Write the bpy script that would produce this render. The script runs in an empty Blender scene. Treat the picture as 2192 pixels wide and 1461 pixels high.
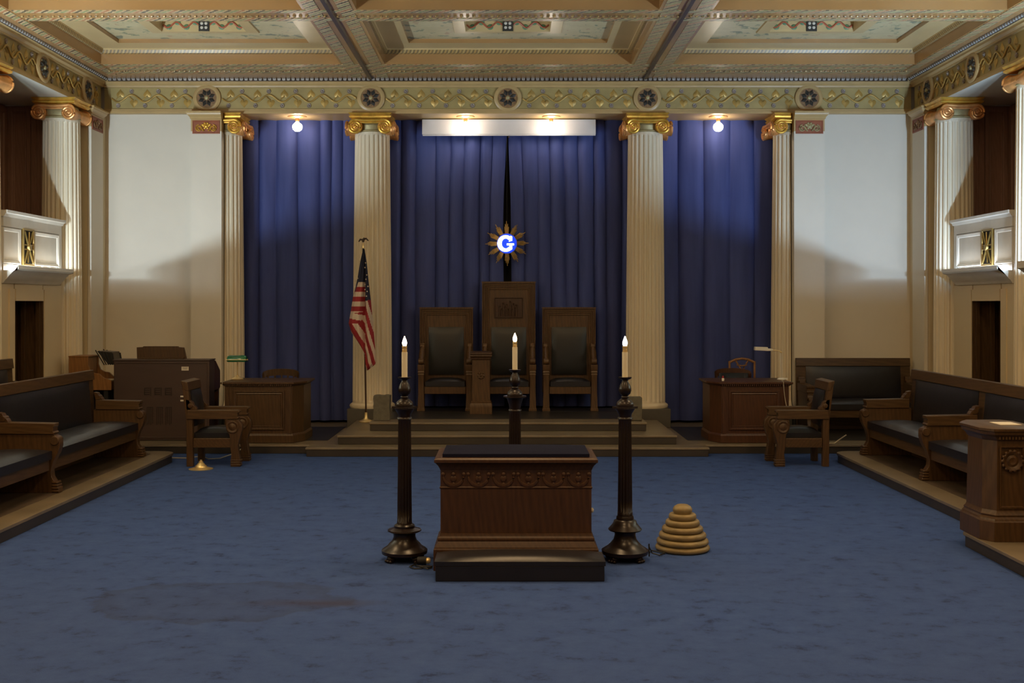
import bpy, bmesh, math, random
from mathutils import Vector, Matrix
PI = math.pi
rnd = random.Random(7)
scn = bpy.context.scene
COL = scn.collection
H = 2.1                                      # eye height above the carpet

# ------------------------------------------------------------------ materials
def lin(c):
    if isinstance(c, str):
        c = c.lstrip('#'); c = [int(c[i:i+2], 16)/255 for i in (0, 2, 4)]
    return tuple((v/12.92 if v <= .04045 else ((v+.055)/1.055)**2.4) for v in c) + (1,)

def nmat(name):
    m = bpy.data.materials.new(name); m.use_nodes = True
    nt = m.node_tree; b = nt.nodes['Principled BSDF']
    return m, nt, b

def mapping(nt, scale, coord='Object', rot=(0, 0, 0)):
    tc = nt.nodes.new('ShaderNodeTexCoord'); mp = nt.nodes.new('ShaderNodeMapping')
    mp.inputs['Scale'].default_value = scale; mp.inputs['Rotation'].default_value = rot
    nt.links.new(tc.outputs[coord], mp.inputs['Vector'])
    return mp.outputs['Vector']

def noise(nt, vec, scale=1, detail=4, rough=.55):
    n = nt.nodes.new('ShaderNodeTexNoise'); n.inputs['Scale'].default_value = scale
    n.inputs['Detail'].default_value = detail; n.inputs['Roughness'].default_value = rough
    nt.links.new(vec, n.inputs['Vector']); return n.outputs['Fac']

def ramp(nt, fac, stops, interp='LINEAR'):
    r = nt.nodes.new('ShaderNodeValToRGB'); cr = r.color_ramp; cr.interpolation = interp
    while len(cr.elements) < len(stops): cr.elements.new(.5)
    for e, (p, c) in zip(cr.elements, stops): e.position = p; e.color = c
    nt.links.new(fac, r.inputs['Fac']); return r.outputs['Color']

def math_n(nt, op, a, b=None, c=None):
    n = nt.nodes.new('ShaderNodeMath'); n.operation = op
    for i, v in enumerate((a, b, c)):
        if v is None: continue
        if isinstance(v, (int, float)): n.inputs[i].default_value = v
        else: nt.links.new(v, n.inputs[i])
    return n.outputs[0]

def mixc(nt, fac, a, b):
    n = nt.nodes.new('ShaderNodeMix'); n.data_type = 'RGBA'
    if isinstance(fac, (int, float)): n.inputs[0].default_value = fac
    else: nt.links.new(fac, n.inputs[0])
    for i, v in ((6, a), (7, b)):
        if isinstance(v, tuple): n.inputs[i].default_value = v
        else: nt.links.new(v, n.inputs[i])
    return n.outputs[2]

def bump(nt, b, h, strength=.3, dist=.01):
    n = nt.nodes.new('ShaderNodeBump'); n.inputs['Strength'].default_value = strength
    n.inputs['Distance'].default_value = dist
    nt.links.new(h, n.inputs['Height']); nt.links.new(n.outputs['Normal'], b.inputs['Normal'])

def mul(c, k): return tuple(min(1, v*k) for v in c[:3]) + (1,)

def plain(name, col, rough=.5, metal=0, var=.12, scale=(4, 4, 4), bmp=0, spec=.5, coat=0):
    m, nt, b = nmat(name); c = lin(col)
    v = mapping(nt, scale); n = noise(nt, v, 1, 5)
    nt.links.new(ramp(nt, n, [(.3, mul(c, 1-var)), (.7, mul(c, 1+var))]), b.inputs['Base Color'])
    b.inputs['Roughness'].default_value = rough; b.inputs['Metallic'].default_value = metal
    b.inputs['Specular IOR Level'].default_value = spec
    b.inputs['Coat Weight'].default_value = coat
    if bmp: bump(nt, b, n, bmp)
    return m

def wood(name, c0, c1, rough=.42, scale=(14, 14, 1.6), spec=.4):
    m, nt, b = nmat(name)
    v = mapping(nt, scale); n = noise(nt, v, 3, 7, .65)
    w = nt.nodes.new('ShaderNodeTexWave'); w.wave_type = 'BANDS'; w.bands_direction = 'DIAGONAL'
    w.inputs['Scale'].default_value = .9; w.inputs['Distortion'].default_value = 7; w.inputs['Detail'].default_value = 3
    nt.links.new(v, w.inputs['Vector'])
    f = math_n(nt, 'MULTIPLY_ADD', w.outputs['Fac'], .18, math_n(nt, 'MULTIPLY', n, .8))
    nt.links.new(ramp(nt, f, [(.2, lin(c0)), (.85, lin(c1))]), b.inputs['Base Color'])
    b.inputs['Roughness'].default_value = rough; b.inputs['Specular IOR Level'].default_value = spec
    bump(nt, b, n, .12, .004)
    return m

def emit(name, col, strength):
    m, nt, b = nmat(name); c = lin(col)
    b.inputs['Base Color'].default_value = c
    b.inputs['Emission Color'].default_value = c; b.inputs['Emission Strength'].default_value = strength
    return m

MT = {}
MT['cream'] = plain('cream_plaster', '#d5cbb8', .55, var=.04, scale=(1, 1, 1))
MT['cream_side'] = plain('side_wall_plaster', '#cbb894', .55, var=.05, scale=(1, 1, 1))
MT['column'] = plain('column_stucco', '#d8caae', .5, var=.04, scale=(2, 2, 1))
MT['tan'] = plain('ceiling_tan_paint', '#a3794a', .22, var=.08, scale=(1.2, 1.2, 1.2), spec=.6)
MT['tan_lt'] = plain('cornice_cream_paint', '#b99a66', .35, var=.08, scale=(3, 3, 3))
MT['ledge'] = plain('coffer_ledge_paint', '#c9ae7c', .35, var=.06, scale=(2, 2, 2))
MT['olive'] = plain('frieze_olive_paint', '#a48f58', .5, var=.15, scale=(3, 3, 5))
MT['gold'] = plain('gilded_leaf', '#dca944', .34, metal=.6, var=.25, scale=(9, 9, 9))
MT['gold_red'] = plain('copper_gilding', '#d99a5a', .36, metal=.5, var=.3, scale=(6, 6, 6))
MT['gold_dull'] = plain('dulled_gilding', '#a5976b', .5, metal=.3, var=.25, scale=(9, 9, 9))
MT['vine'] = plain('vine_gold_paint', '#b8954e', .42, metal=.3, var=.3, scale=(5, 5, 5))
MT['berry'] = plain('frieze_violet_paint', '#8f7f72', .4, var=.2)
MT['med_dark'] = plain('medallion_dark_paint', '#86623f', .45, var=.3, scale=(14, 14, 14))
MT['med_blue'] = plain('medallion_blue_paint', '#37342f', .4, var=.3, scale=(14, 14, 14))
MT['red'] = plain('relief_red_paint', '#8c4a2a', .5, var=.2)
MT['slate'] = plain('dark_slate', '#2c2925', .35, var=.25, scale=(5, 5, 5))
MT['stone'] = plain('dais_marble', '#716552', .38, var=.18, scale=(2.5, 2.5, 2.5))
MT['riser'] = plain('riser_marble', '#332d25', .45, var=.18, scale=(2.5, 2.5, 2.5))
MT['plinth'] = plain('plinth_marble', '#4c4840', .45, var=.15)
MT['ashlar'] = plain('ashlar_stone', '#5d5748', .8, var=.2, scale=(20, 20, 20), bmp=.4)
MT['oak'] = wood('dark_oak', '#35240f', '#573e24')
MT['oak2'] = wood('throne_oak', '#3d2a14', '#624628')
MT['oakx'] = wood('dark_oak_long_grain', '#35240f', '#5a4227', scale=(14, 1.6, 14))
MT['oaky'] = wood('dark_oak_cross_grain', '#35240f', '#5a4227', scale=(1.6, 14, 14))
MT['walnut'] = wood('altar_walnut', '#2f1d10', '#4c321c')
MT['redwood'] = wood('reddish_desk_oak', '#351e10', '#54331c')
MT['organw'] = plain('organ_brown_laminate', '#43322a', .55, var=.08, scale=(2, 2, 12))
MT['honey'] = wood('honey_console_wood', '#6a4520', '#94683a')
MT['brownpanel'] = wood('balcony_brown_panelling', '#8f6d5b', '#a98570', rough=.5)
MT['mahog'] = plain('mahogany_black', '#1d1411', .3, var=.25, scale=(8, 8, 3), spec=.35)
MT['leather'] = plain('black_leather', '#19181d', .36, var=.18, scale=(9, 9, 9), bmp=.12, spec=.5)
MT['leather2'] = plain('grey_green_leather', '#1e1e1c', .42, var=.15, scale=(7, 7, 7), bmp=.1)
MT['navy'] = plain('altar_pad_cloth', '#15172a', .85, var=.1, spec=.1)
MT['black'] = plain('flat_black', '#0c0b0b', .7)
MT['brass'] = plain('polished_brass', '#e8cf94', .3, metal=.65, var=.1)
MT['beehive'] = plain('beehive_gold_paint', '#82714c', .45, metal=.15, var=.25, scale=(10, 10, 16))
MT['white'] = plain('white_enamel', '#d8d4c8', .4, var=.05)
MT['candle'] = plain('candle_sleeve', '#d9d2b8', .5, var=.04)
MT['screen'] = plain('screen_case_white', '#c9c6c4', .5, var=.04)
MT['green'] = plain('green_glass', '#1d6a43', .15, var=.15, spec=.8)
MT['cable'] = plain('black_cable', '#15130f', .5)
MT['wcable'] = plain('pale_cable', '#b5ab95', .5)
MT['paper'] = plain('paper', '#cfc6b4', .8, var=.04)
MT['grey'] = plain('grey_print', '#8c8478', .8)
MT['bronze'] = plain('bead_bronze', '#4b3d36', .35, metal=.4, var=.2)
MT['pearl'] = plain('bead_silver', '#8f857a', .45, metal=.2, var=.2)
MT['bulb'] = emit('lamp_glow', '#fff1dd', 42)
MT['cbulb_warm'] = emit('candle_glow', '#ffd9a8', 30)
MT['cbulb_cool'] = emit('cool_candle_glow', '#fff6f2', 60)
MT['g_white'] = emit('letter_glow', '#eef2ff', 5)
MT['g_blue'] = emit('disc_glow', '#0a36c8', 1.1)
MT['ray'] = plain('ray_gilding', '#a88a52', .4, metal=.6, var=.3, scale=(20, 20, 20))
MT['leafgreen'] = plain('leaf_green_paint', '#5f7c55', .5)
MT['scrollred'] = plain('scroll_red_paint', '#a8573a', .5)
MT['groove'] = plain('shadowed_slots', '#2c2019', .7)
MT['f_red'] = plain('flag_red_cloth', '#8e1f26', .8)
MT['f_white'] = plain('flag_white_cloth', '#c6b5a3', .8)
MT['f_blue'] = plain('flag_blue_cloth', '#1f2238', .8)
MT['parapet'] = plain('parapet_paint', '#c8c0b0', .32, var=.06, spec=.6)
MT['darkgold'] = plain('lattice_gilding', '#9c8146', .35, metal=.6, var=.2)

def curtain_mat():
    m, nt, b = nmat('blue_velvet')
    v = mapping(nt, (5, 5, .5)); n = noise(nt, v, 1, 5)
    nt.links.new(ramp(nt, n, [(.3, lin('#363f70')), (.7, lin('#475084'))]), b.inputs['Base Color'])
    b.inputs['Roughness'].default_value = .75; b.inputs['Specular IOR Level'].default_value = .25
    b.inputs['Sheen Weight'].default_value = .35; b.inputs['Sheen Roughness'].default_value = .4
    b.inputs['Sheen Tint'].default_value = lin('#7784c0')
    return m
MT['curtain'] = curtain_mat()

def carpet_mat():
    m, nt, b = nmat('blue_carpet')
    tc = nt.nodes.new('ShaderNodeTexCoord'); sep = nt.nodes.new('ShaderNodeSeparateXYZ')
    nt.links.new(tc.outputs['Object'], sep.inputs[0])
    n1 = noise(nt, mapping(nt, (3.0, 3.4, 1), rot=(0, 0, .12)), 1.7, 7, .72)           # brushed pile marks
    n2 = noise(nt, mapping(nt, (.5, .5, 1)), 1, 3)
    n3 = noise(nt, mapping(nt, (160, 160, 1)), 1, 2)
    base = ramp(nt, n1, [(.33, lin('#22325a')), (.44, lin('#38518a')), (.70, lin('#425d96'))])
    base = mixc(nt, math_n(nt, 'MULTIPLY', n2, .35), base, lin('#47547c'))
    base = mixc(nt, math_n(nt, 'MULTIPLY', n3, .25), base, lin('#334068'))
    # old water stain: a ring and a brown streak
    nd = noise(nt, mapping(nt, (2.5, 2.5, 1)), 1, 4)
    dx = math_n(nt, 'DIVIDE', math_n(nt, 'ADD', sep.outputs[0], 2.05), .95)
    dy = math_n(nt, 'DIVIDE', math_n(nt, 'SUBTRACT', sep.outputs[1], 7.95), .55)
    r = math_n(nt, 'SQRT', math_n(nt, 'ADD', math_n(nt, 'MULTIPLY', dx, dx), math_n(nt, 'MULTIPLY', dy, dy)))
    r = math_n(nt, 'ADD', r, math_n(nt, 'MULTIPLY', math_n(nt, 'SUBTRACT', nd, .5), .9))
    ring = ramp(nt, r, [(.0, (.35,)*3+(1,)), (.75, (.3,)*3+(1,)), (.93, (.65,)*3+(1,)), (1., (0, 0, 0, 1))])
    base = mixc(nt, math_n(nt, 'MULTIPLY', ring, .6), base, lin('#33384c'))
    dx = math_n(nt, 'DIVIDE', math_n(nt, 'ADD', sep.outputs[0], 1.33), .62)
    dy = math_n(nt, 'DIVIDE', math_n(nt, 'SUBTRACT', sep.outputs[1], 7.87), .13)
    r = math_n(nt, 'SQRT', math_n(nt, 'ADD', math_n(nt, 'MULTIPLY', dx, dx), math_n(nt, 'MULTIPLY', dy, dy)))
    r = math_n(nt, 'ADD', r, math_n(nt, 'MULTIPLY', math_n(nt, 'SUBTRACT', nd, .5), .8))
    st = ramp(nt, r, [(0, (1, 1, 1, 1)), (1, (0, 0, 0, 1))])
    base = mixc(nt, math_n(nt, 'MULTIPLY', st, .6), base, lin('#3d3438'))
    nt.links.new(base, b.inputs['Base Color'])
    b.inputs['Roughness'].default_value = .95; b.inputs['Specular IOR Level'].default_value = .1
    bump(nt, b, n3, .5, .01)
    return m
MT['carpet'] = carpet_mat()

def tile_mat():
    m, nt, b = nmat('dark_floor_tile')
    br = nt.nodes.new('ShaderNodeTexBrick'); br.offset = 0
    br.inputs['Color1'].default_value = lin('#64574a'); br.inputs['Color2'].default_value = lin('#4a4037')
    br.inputs['Mortar'].default_value = lin('#26211d'); br.inputs['Scale'].default_value = 3.3
    br.inputs['Brick Width'].default_value = 1; br.inputs['Row Height'].default_value = 1; br.inputs['Mortar Size'].default_value = .012
    nt.links.new(mapping(nt, (1, 1, 1)), br.inputs['Vector'])
    n = noise(nt, mapping(nt, (6, 6, 1)), 1, 5)
    nt.links.new(mixc(nt, math_n(nt, 'MULTIPLY', n, .5), br.outputs['Color'], lin('#3a332b')), b.inputs['Base Color'])
    b.inputs['Roughness'].default_value = .3
    return m
MT['tile'] = tile_mat()

def stripe_mat(name, freq, cols, rough=.35, metal=0., skew=0., dil=.45):
    """repeating ornament along a band that runs in x or in y"""
    m, nt, b = nmat(name)
    tc = nt.nodes.new('ShaderNodeTexCoord'); sep = nt.nodes.new('ShaderNodeSeparateXYZ')
    nt.links.new(tc.outputs['Object'], sep.inputs[0])
    s = math_n(nt, 'ADD', sep.outputs[0], sep.outputs[1])
    n = noise(nt, mapping(nt, (26, 26, 26)), 1, 3)
    s = math_n(nt, 'ADD', s, math_n(nt, 'MULTIPLY', n, .05*skew))
    f = math_n(nt, 'FRACT', math_n(nt, 'MULTIPLY', s, freq))
    stops = [(i/len(cols), lin(c)) for i, c in enumerate(cols)]
    col = ramp(nt, f, stops, 'CONSTANT')
    nt.links.new(mixc(nt, math_n(nt, 'MULTIPLY', n, dil), col, lin(cols[0])), b.inputs['Base Color'])
    b.inputs['Roughness'].default_value = rough; b.inputs['Metallic'].default_value = metal
    return m
MT['pattern'] = stripe_mat('painted_leaf_band', 2.4, ['#b89b70', '#7f8458', '#bd9f76', '#9c5f3c', '#c2a57c', '#37352e', '#c2a57c', '#7d875c', '#bd9f76', '#4a4638'], skew=1.6, dil=.2)
MT['beadgold'] = stripe_mat('gilded_bead_band', 9, ['#a9854c', '#6d5a3c', '#b3965e', '#5f5038'], metal=.05, skew=.3)

def panel_mat():
    m, nt, b = nmat('painted_coffer_panel')
    n = noise(nt, mapping(nt, (3.2, 3.2, 1)), 1, 4, .7); n2 = noise(nt, mapping(nt, (4, 4, 1)), 1.3, 3, .6)
    base = ramp(nt, n, [(.3, lin('#c2b287')), (.7, lin('#d2c39a'))])
    c2 = ramp(nt, n2, [(.30, lin('#5d6b62')), (.36, lin('#7f8a6c')), (.42, (0, 0, 0, 1))], 'CONSTANT')
    mk = ramp(nt, n2, [(0, (1, 1, 1, 1)), (.40, (1, 1, 1, 1)), (.415, (0, 0, 0, 1)), (1, (0, 0, 0, 1))])
    col = mixc(nt, math_n(nt, 'MULTIPLY', mk, .75), base, c2)
    mk2 = ramp(nt, n2, [(0, (0, 0, 0, 1)), (.66, (0, 0, 0, 1)), (.68, (1, 1, 1, 1)), (1, (1, 1, 1, 1))])
    col = mixc(nt, math_n(nt, 'MULTIPLY', mk2, .6), col, lin('#b48a6a'))
    nt.links.new(col, b.inputs['Base Color']); b.inputs['Roughness'].default_value = .45
    return m
MT['panel'] = panel_mat()

# ------------------------------------------------------------------ mesh builder
class MB:
    def __init__(s): s.bm = bmesh.new(); s.mi = 0
    def _face(s, vs):
        try:
            f = s.bm.faces.new(vs); f.material_index = s.mi; return f
        except ValueError: return None
    def quad(s, *p): return s._face([s.bm.verts.new(q) for q in p])
    def box(s, x0, x1, y0, y1, z0, z1):
        v = [s.bm.verts.new(p) for p in ((x0, y0, z0), (x1, y0, z0), (x1, y1, z0), (x0, y1, z0), (x0, y0, z1), (x1, y0, z1), (x1, y1, z1), (x0, y1, z1))]
        for q in ((3, 2, 1, 0), (4, 5, 6, 7), (0, 1, 5, 4), (1, 2, 6, 5), (2, 3, 7, 6), (3, 0, 4, 7)): s._face([v[i] for i in q])
        return s
    def prism(s, pts, axis, a, b):
        """pts 2D polygon; axis 'x': pts=(y,z); 'y': pts=(x,z); 'z': pts=(x,y)"""
        def P(p, t): return {'x': (t, p[0], p[1]), 'y': (p[0], t, p[1]), 'z': (p[0], p[1], t)}[axis]
        A = [s.bm.verts.new(P(p, a)) for p in pts]; B = [s.bm.verts.new(P(p, b)) for p in pts]
        n = len(pts)
        for i in range(n): s._face([A[i], A[(i+1) % n], B[(i+1) % n], B[i]])
        s._face(A[::-1]); s._face(B); return s
    def loft(s, rings, close=True, caps=True):
        R = [[s.bm.verts.new(p) for p in r] for r in rings]
        for a, b in zip(R, R[1:]):
            n = len(a)
            for i in range(n if close else n-1): s._face([a[i], a[(i+1) % n], b[(i+1) % n], b[i]])
        if caps: s._face(R[0][::-1]); s._face(R[-1])
        return s
    def rects(s, cx, cy, prof, caps=True):
        """prof: (half width, half depth, z)"""
        return s.loft([[(cx-w, cy-d, z), (cx+w, cy-d, z), (cx+w, cy+d, z), (cx-w, cy+d, z)] for w, d, z in prof], caps=caps)
    def ringh(s, x0, x1, y0, y1, prof, cap=False):
        """horizontal rectangular moulding, prof: (inset, z)"""
        s.loft([[(x0+i, y0+i, z), (x1-i, y0+i, z), (x1-i, y1-i, z), (x0+i, y1-i, z)] for i, z in prof], caps=False)
        if cap:
            i, z = prof[-1]; s.quad((x0+i, y0+i, z), (x1-i, y0+i, z), (x1-i, y1-i, z), (x0+i, y1-i, z))
        return s
    def ringv(s, x0, x1, z0, z1, prof, cap=True):
        """rectangular moulding in a plane facing -y, prof: (inset, y)"""
        s.loft([[(x0+i, y, z0+i), (x1-i, y, z0+i), (x1-i, y, z1-i), (x0+i, y, z1-i)] for i, y in prof], caps=False)
        if cap:
            i, y = prof[-1]; s.quad((x0+i, y, z0+i), (x1-i, y, z0+i), (x1-i, y, z1-i), (x0+i, y, z1-i))
        return s
    def ringx(s, y0, y1, z0, z1, prof, cap=True):
        """same in a plane of constant x, prof: (inset, x)"""
        s.loft([[(x, y0+i, z0+i), (x, y1-i, z0+i), (x, y1-i, z1-i), (x, y0+i, z1-i)] for i, x in prof], caps=False)
        if cap:
            i, x = prof[-1]; s.quad((x, y0+i, z0+i), (x, y1-i, z0+i), (x, y1-i, z1-i), (x, y0+i, z1-i))
        return s
    def lathe(s, prof, seg=24, c=(0, 0, 0), axis='z', flute=0, fdepth=0, frange=None, ell=1):
        rings = []
        for r, z in prof:
            ring = []
            for k in range(seg):
                a = 2*PI*k/seg; rr = max(r, 1e-4)
                if flute and frange[0] <= z <= frange[1]: rr *= 1 - fdepth*abs(math.sin(a*flute/2))**.7
                p = (rr*math.cos(a), rr*math.sin(a)*ell, z)
                if axis == 'x': p = (p[2], p[0], p[1])
                elif axis == 'y': p = (p[0], p[2], p[1])
                ring.append((p[0]+c[0], p[1]+c[1], p[2]+c[2]))
            rings.append(ring)
        return s.loft(rings)
    def tube(s, pts, r, seg=8, closed=False):
        pts = [Vector(p) for p in pts]; n = len(pts); rings = []
        up = Vector((0, 0, 1))
        for i, p in enumerate(pts):
            t = (pts[min(i+1, n-1)] - pts[max(i-1, 0)])
            if t.length < 1e-9: t = Vector((0, 0, 1))
            t.normalize()
            u = up if abs(t.dot(up)) < .95 else Vector((1, 0, 0))
            a = t.cross(u).normalized(); b = a.cross(t)
            rr = r(i/(n-1)) if callable(r) else r
            rings.append([tuple(p + a*rr*math.cos(2*PI*k/seg) + b*rr*math.sin(2*PI*k/seg)) for k in range(seg)])
        return s.loft(rings)
    def ball(s, c, r, seg=12, rings=8, sc=(1, 1, 1)):
        R = []
        for i in range(rings+1):
            ph = PI*i/rings
            R.append([(c[0]+r*sc[0]*max(math.sin(ph), .01)*math.cos(2*PI*k/seg), c[1]+r*sc[1]*max(math.sin(ph), .01)*math.sin(2*PI*k/seg), c[2]-r*sc[2]*math.cos(ph)) for k in range(seg)])
        return s.loft(R)
    def cushion(s, x0, x1, y0, y1, z0, z1, crown=.03, nx=10, ny=10, pucker=None):
        """upholstered pad: domed top, rounded rim"""
        def top(i, j):
            u, v = 2*i/nx-1, 2*j/ny-1
            e = (1-abs(u)**5)*(1-abs(v)**5)
            h = crown*(1-u*u)**.7*(1-v*v)**.7 + (z1-z0)*.28*(e**.5-1)
            if pucker: h += pucker(u, v)
            return (x0+(x1-x0)*i/nx, y0+(y1-y0)*j/ny, z1+h)
        T = [[s.bm.verts.new(top(i, j)) for j in range(ny+1)] for i in range(nx+1)]
        for i in range(nx):
            for j in range(ny): s._face([T[i][j], T[i+1][j], T[i+1][j+1], T[i][j+1]])
        rim = [T[i][0] for i in range(nx)] + [T[nx][j] for j in range(ny)] + [T[i][ny] for i in range(nx, 0, -1)] + [T[0][j] for j in range(ny, 0, -1)]
        B = [s.bm.verts.new((v.co.x, v.co.y, z0)) for v in rim]
        n = len(rim)
        for i in range(n): s._face([rim[i], B[i], B[(i+1) % n], rim[(i+1) % n]])
        s._face(B[::-1]); return s
    def xform(s, M): bmesh.ops.transform(s.bm, matrix=M, verts=s.bm.verts[:]); return s
    def obj(s, name, mats, parent=None, bevel=0, smooth=38, clip=None, loc=None):
        if not isinstance(mats, (list, tuple)): mats = [mats]
        bmesh.ops.recalc_face_normals(s.bm, faces=s.bm.faces[:])
        if clip:
            bmesh.ops.bisect_plane(s.bm, geom=s.bm.verts[:]+s.bm.edges[:]+s.bm.faces[:], plane_co=clip[0], plane_no=clip[1], clear_inner=True)
        if smooth:
            for f in s.bm.faces: f.smooth = True
            lim = math.radians(smooth)
            for e in s.bm.edges:
                if len(e.link_faces) == 2 and e.calc_face_angle(0) > lim: e.smooth = False
        me = bpy.data.meshes.new(name); s.bm.to_mesh(me); s.bm.free()
        for m in mats: me.materials.append(MT[m] if isinstance(m, str) else m)
        o = bpy.data.objects.new(name, me); COL.objects.link(o)
        if parent: o.parent = parent
        if loc: o.location = loc
        if bevel:
            b = o.modifiers.new('edge', 'BEVEL'); b.width = bevel; b.segments = 2; b.limit_method = 'ANGLE'; b.angle_limit = math.radians(40)
            b.harden_normals = False
        return o

def thing(name, label, cat, loc=(0, 0, 0), rz=0, group=None):
    o = bpy.data.objects.new(name, None); COL.objects.link(o)
    o.location = loc; o.rotation_euler = (0, 0, rz); o.empty_display_size = .1
    return tag(o, label, cat, group)
def tag(o, label, cat, group=None):
    o['label'] = label; o['category'] = cat; o['kind'] = 'thing'
    if group: o['group'] = group
    return o
def struct(o): o['kind'] = 'structure'; return o
def dup(root, loc, rz, label, group=None):
    r = root.copy(); COL.objects.link(r); r.location = loc; r.rotation_euler = (0, 0, rz); r['label'] = label
    if group: r['group'] = group
    for ch in list(root.children):
        c = ch.copy(); COL.objects.link(c); c.parent = r
        for g in list(ch.children):
            d = g.copy(); COL.objects.link(d); d.parent = c
    return r
def offset_poly(pts, d):
    n = len(pts); out = []
    for i in range(n):
        p0, p1, p2 = Vector(pts[i-1]), Vector(pts[i]), Vector(pts[(i+1) % n])
        e1, e2 = (p1-p0).normalized(), (p2-p1).normalized()
        n1, n2 = Vector((e1.y, -e1.x)), Vector((e2.y, -e2.x))
        b = (n1+n2); k = d/(b.dot(n1)) if abs(b.dot(n1)) > 1e-6 else d
        out.append(tuple(p1 + b*k))
    return out
def spiral(c, r0, turns, n=40, r1=.012, start=PI/2, sgn=1):
    return [(c[0]+(r0+(r1-r0)*t)*math.cos(start+sgn*2*PI*turns*t), c[1]+(r0+(r1-r0)*t)*math.sin(start+sgn*2*PI*turns*t)) for t in [i/n for i in range(n+1)]]

WX = 6.49                                                # half width of the hall
DL = .125                                                # height of dais and side platforms

# ================================================================== SETTING
struct(MB().box(-7.9, 7.9, -4, 19.4, -.12, 0).obj('floor', 'carpet', smooth=0))

# ---- dais and its steps
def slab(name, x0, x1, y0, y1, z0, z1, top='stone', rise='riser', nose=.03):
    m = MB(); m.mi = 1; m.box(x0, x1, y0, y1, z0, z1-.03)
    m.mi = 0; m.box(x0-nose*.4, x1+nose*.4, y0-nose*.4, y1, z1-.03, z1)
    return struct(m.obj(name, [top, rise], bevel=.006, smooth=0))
slab('dais_floor', -6.45, 6.45, 15.73, 19.1, 0, DL)
slab('dais_step', -2.77, 2.76, 15.41, 15.715, 0, DL)
slab('dais_step', -2.385, 2.365, 15.74, 17.84, DL+.001, .255)
slab('dais_step', -2.0, 2.01, 16.28, 17.83, .256, .38)
slab('dais_step', -1.84, 1.84, 17.845, 18.5, DL+.001, .38, top='slate')
m = MB(); m.box(-1.98, 1.99, 16.75, 17.82, .381, .385); m.box(-1.83, 1.83, 17.845, 18.5, .381, .385)
struct(m.obj('dais_carpet_inlay', 'slate', smooth=0))
m = MB(); m.box(-6.4, -2.6, 16.2, 18.0, DL+.001, DL+.005); m.box(2.6, 6.4, 16.2, 18.0, DL+.001, DL+.005)
struct(m.obj('dais_tile', 'slate', smooth=0))

# ---- side platforms, rounded at the far inner corner
def platform(name, s, xe, tiers):
    r = .22
    def outline(ins):
        e = xe - ins; f = 15.05 - ins*.9; rr = max(.03, r-ins*.5)
        pts = [(s*WX, -4), (s*e, -4)] if True else []
        pts += [(s*(e+rr-rr*math.cos(a)), f-rr+rr*math.sin(a)) for a in [PI/2*k/6 for k in range(7)]]
        return pts + [(s*WX, f)]
    out = [(s*WX, -4), (s*xe, -4)] + [(s*(xe+r-r*math.cos(a)), 15.05-r+r*math.sin(a)) for a in [PI/2*k/6 for k in range(7)]] + [(s*WX, 15.05)]
    inn = [(s*WX, -4), (s*(xe+.25), -4)] + [(s*(xe+.25+.05-.05*math.cos(a)), 14.79-.05+.05*math.sin(a)) for a in [PI/2*k/3 for k in range(4)]] + [(s*WX, 14.79)]
    m = MB(); m.mi = 1; m.prism([(p[0], p[1]) for p in out], 'z', 0, DL-.03)
    nos = [(x-s*.012 if i not in (0, len(out)-1) else x, y+(.012 if y > 14.8 else 0)) for i, (x, y) in enumerate(out)]
    m.mi = 0; m.prism(nos, 'z', DL-.03, DL)
    m.mi = 2; m.prism(inn, 'z', DL, DL+.004)
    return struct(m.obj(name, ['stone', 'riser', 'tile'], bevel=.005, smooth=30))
platform('side_platform', -1, 4.45, 0)
platform('side_platform', 1, 4.375, 0)
# raised second tier on the left, bay for the pedestal on the right
m = MB(); m.mi = 1; m.box(-6.42, -5.52, 6, 14.6, DL+.005, .26); m.mi = 0; m.box(-6.42, -5.5, 6, 14.62, .26, .29)
struct(m.obj('platform_tier', ['stone', 'riser'], smooth=0, bevel=.005))
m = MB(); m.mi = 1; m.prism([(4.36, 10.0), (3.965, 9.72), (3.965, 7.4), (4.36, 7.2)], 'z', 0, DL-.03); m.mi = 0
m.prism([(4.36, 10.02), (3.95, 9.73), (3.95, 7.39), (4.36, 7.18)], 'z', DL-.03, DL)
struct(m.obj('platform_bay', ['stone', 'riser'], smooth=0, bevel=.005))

# ---- back wall and the curtained recess behind the columns
m = MB()
for s in (-1, 1):
    m.box(*sorted((s*4.95, s*7.9)), 18.1, 18.4, 0, 5.9)
    m.box(*sorted((s*4.95, s*5.1)), 18.4, 19.3, 0, 5.9)
m.mi = 1; m.box(-5.1, 5.1, 19.1, 19.3, 0, 5.9)
struct(m.obj('wall_back', ['cream', 'black'], smooth=0))

# ---- entablature profile: (out, z), out is measured towards the room
PROF = [(-.95, 5.154), (.0, 5.154), (.0, 5.195), (-.012, 5.20), (-.012, 5.228), (-.04, 5.232), (-.04, 5.571), (-.005, 5.576), (.0, 5.60), (.03, 5.625), (.03, 5.655), (.075, 5.66), (.085, 5.715), (-.95, 5.715)]
def entab(side):
    m = MB()
    pts = PROF
    for i in range(len(pts)):
        a, b = pts[i], pts[(i+1) % len(pts)]
        m.mi = 1 if (a[0] == -.04 and b[0] == -.04) else (2 if i == 0 and side != 'back' else 0)
        if side == 'back': m.quad((-WX, 18.0-a[0], a[1]), (WX, 18.0-a[0], a[1]), (WX, 18.0-b[0], b[1]), (-WX, 18.0-b[0], b[1]))
        else:
            s = side; m.quad((s*(WX-a[0]), -4, a[1]), (s*(WX-a[0]), 18.0, a[1]), (s*(WX-b[0]), 18.0, b[1]), (s*(WX-b[0]), -4, b[1]))
    return m
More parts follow.
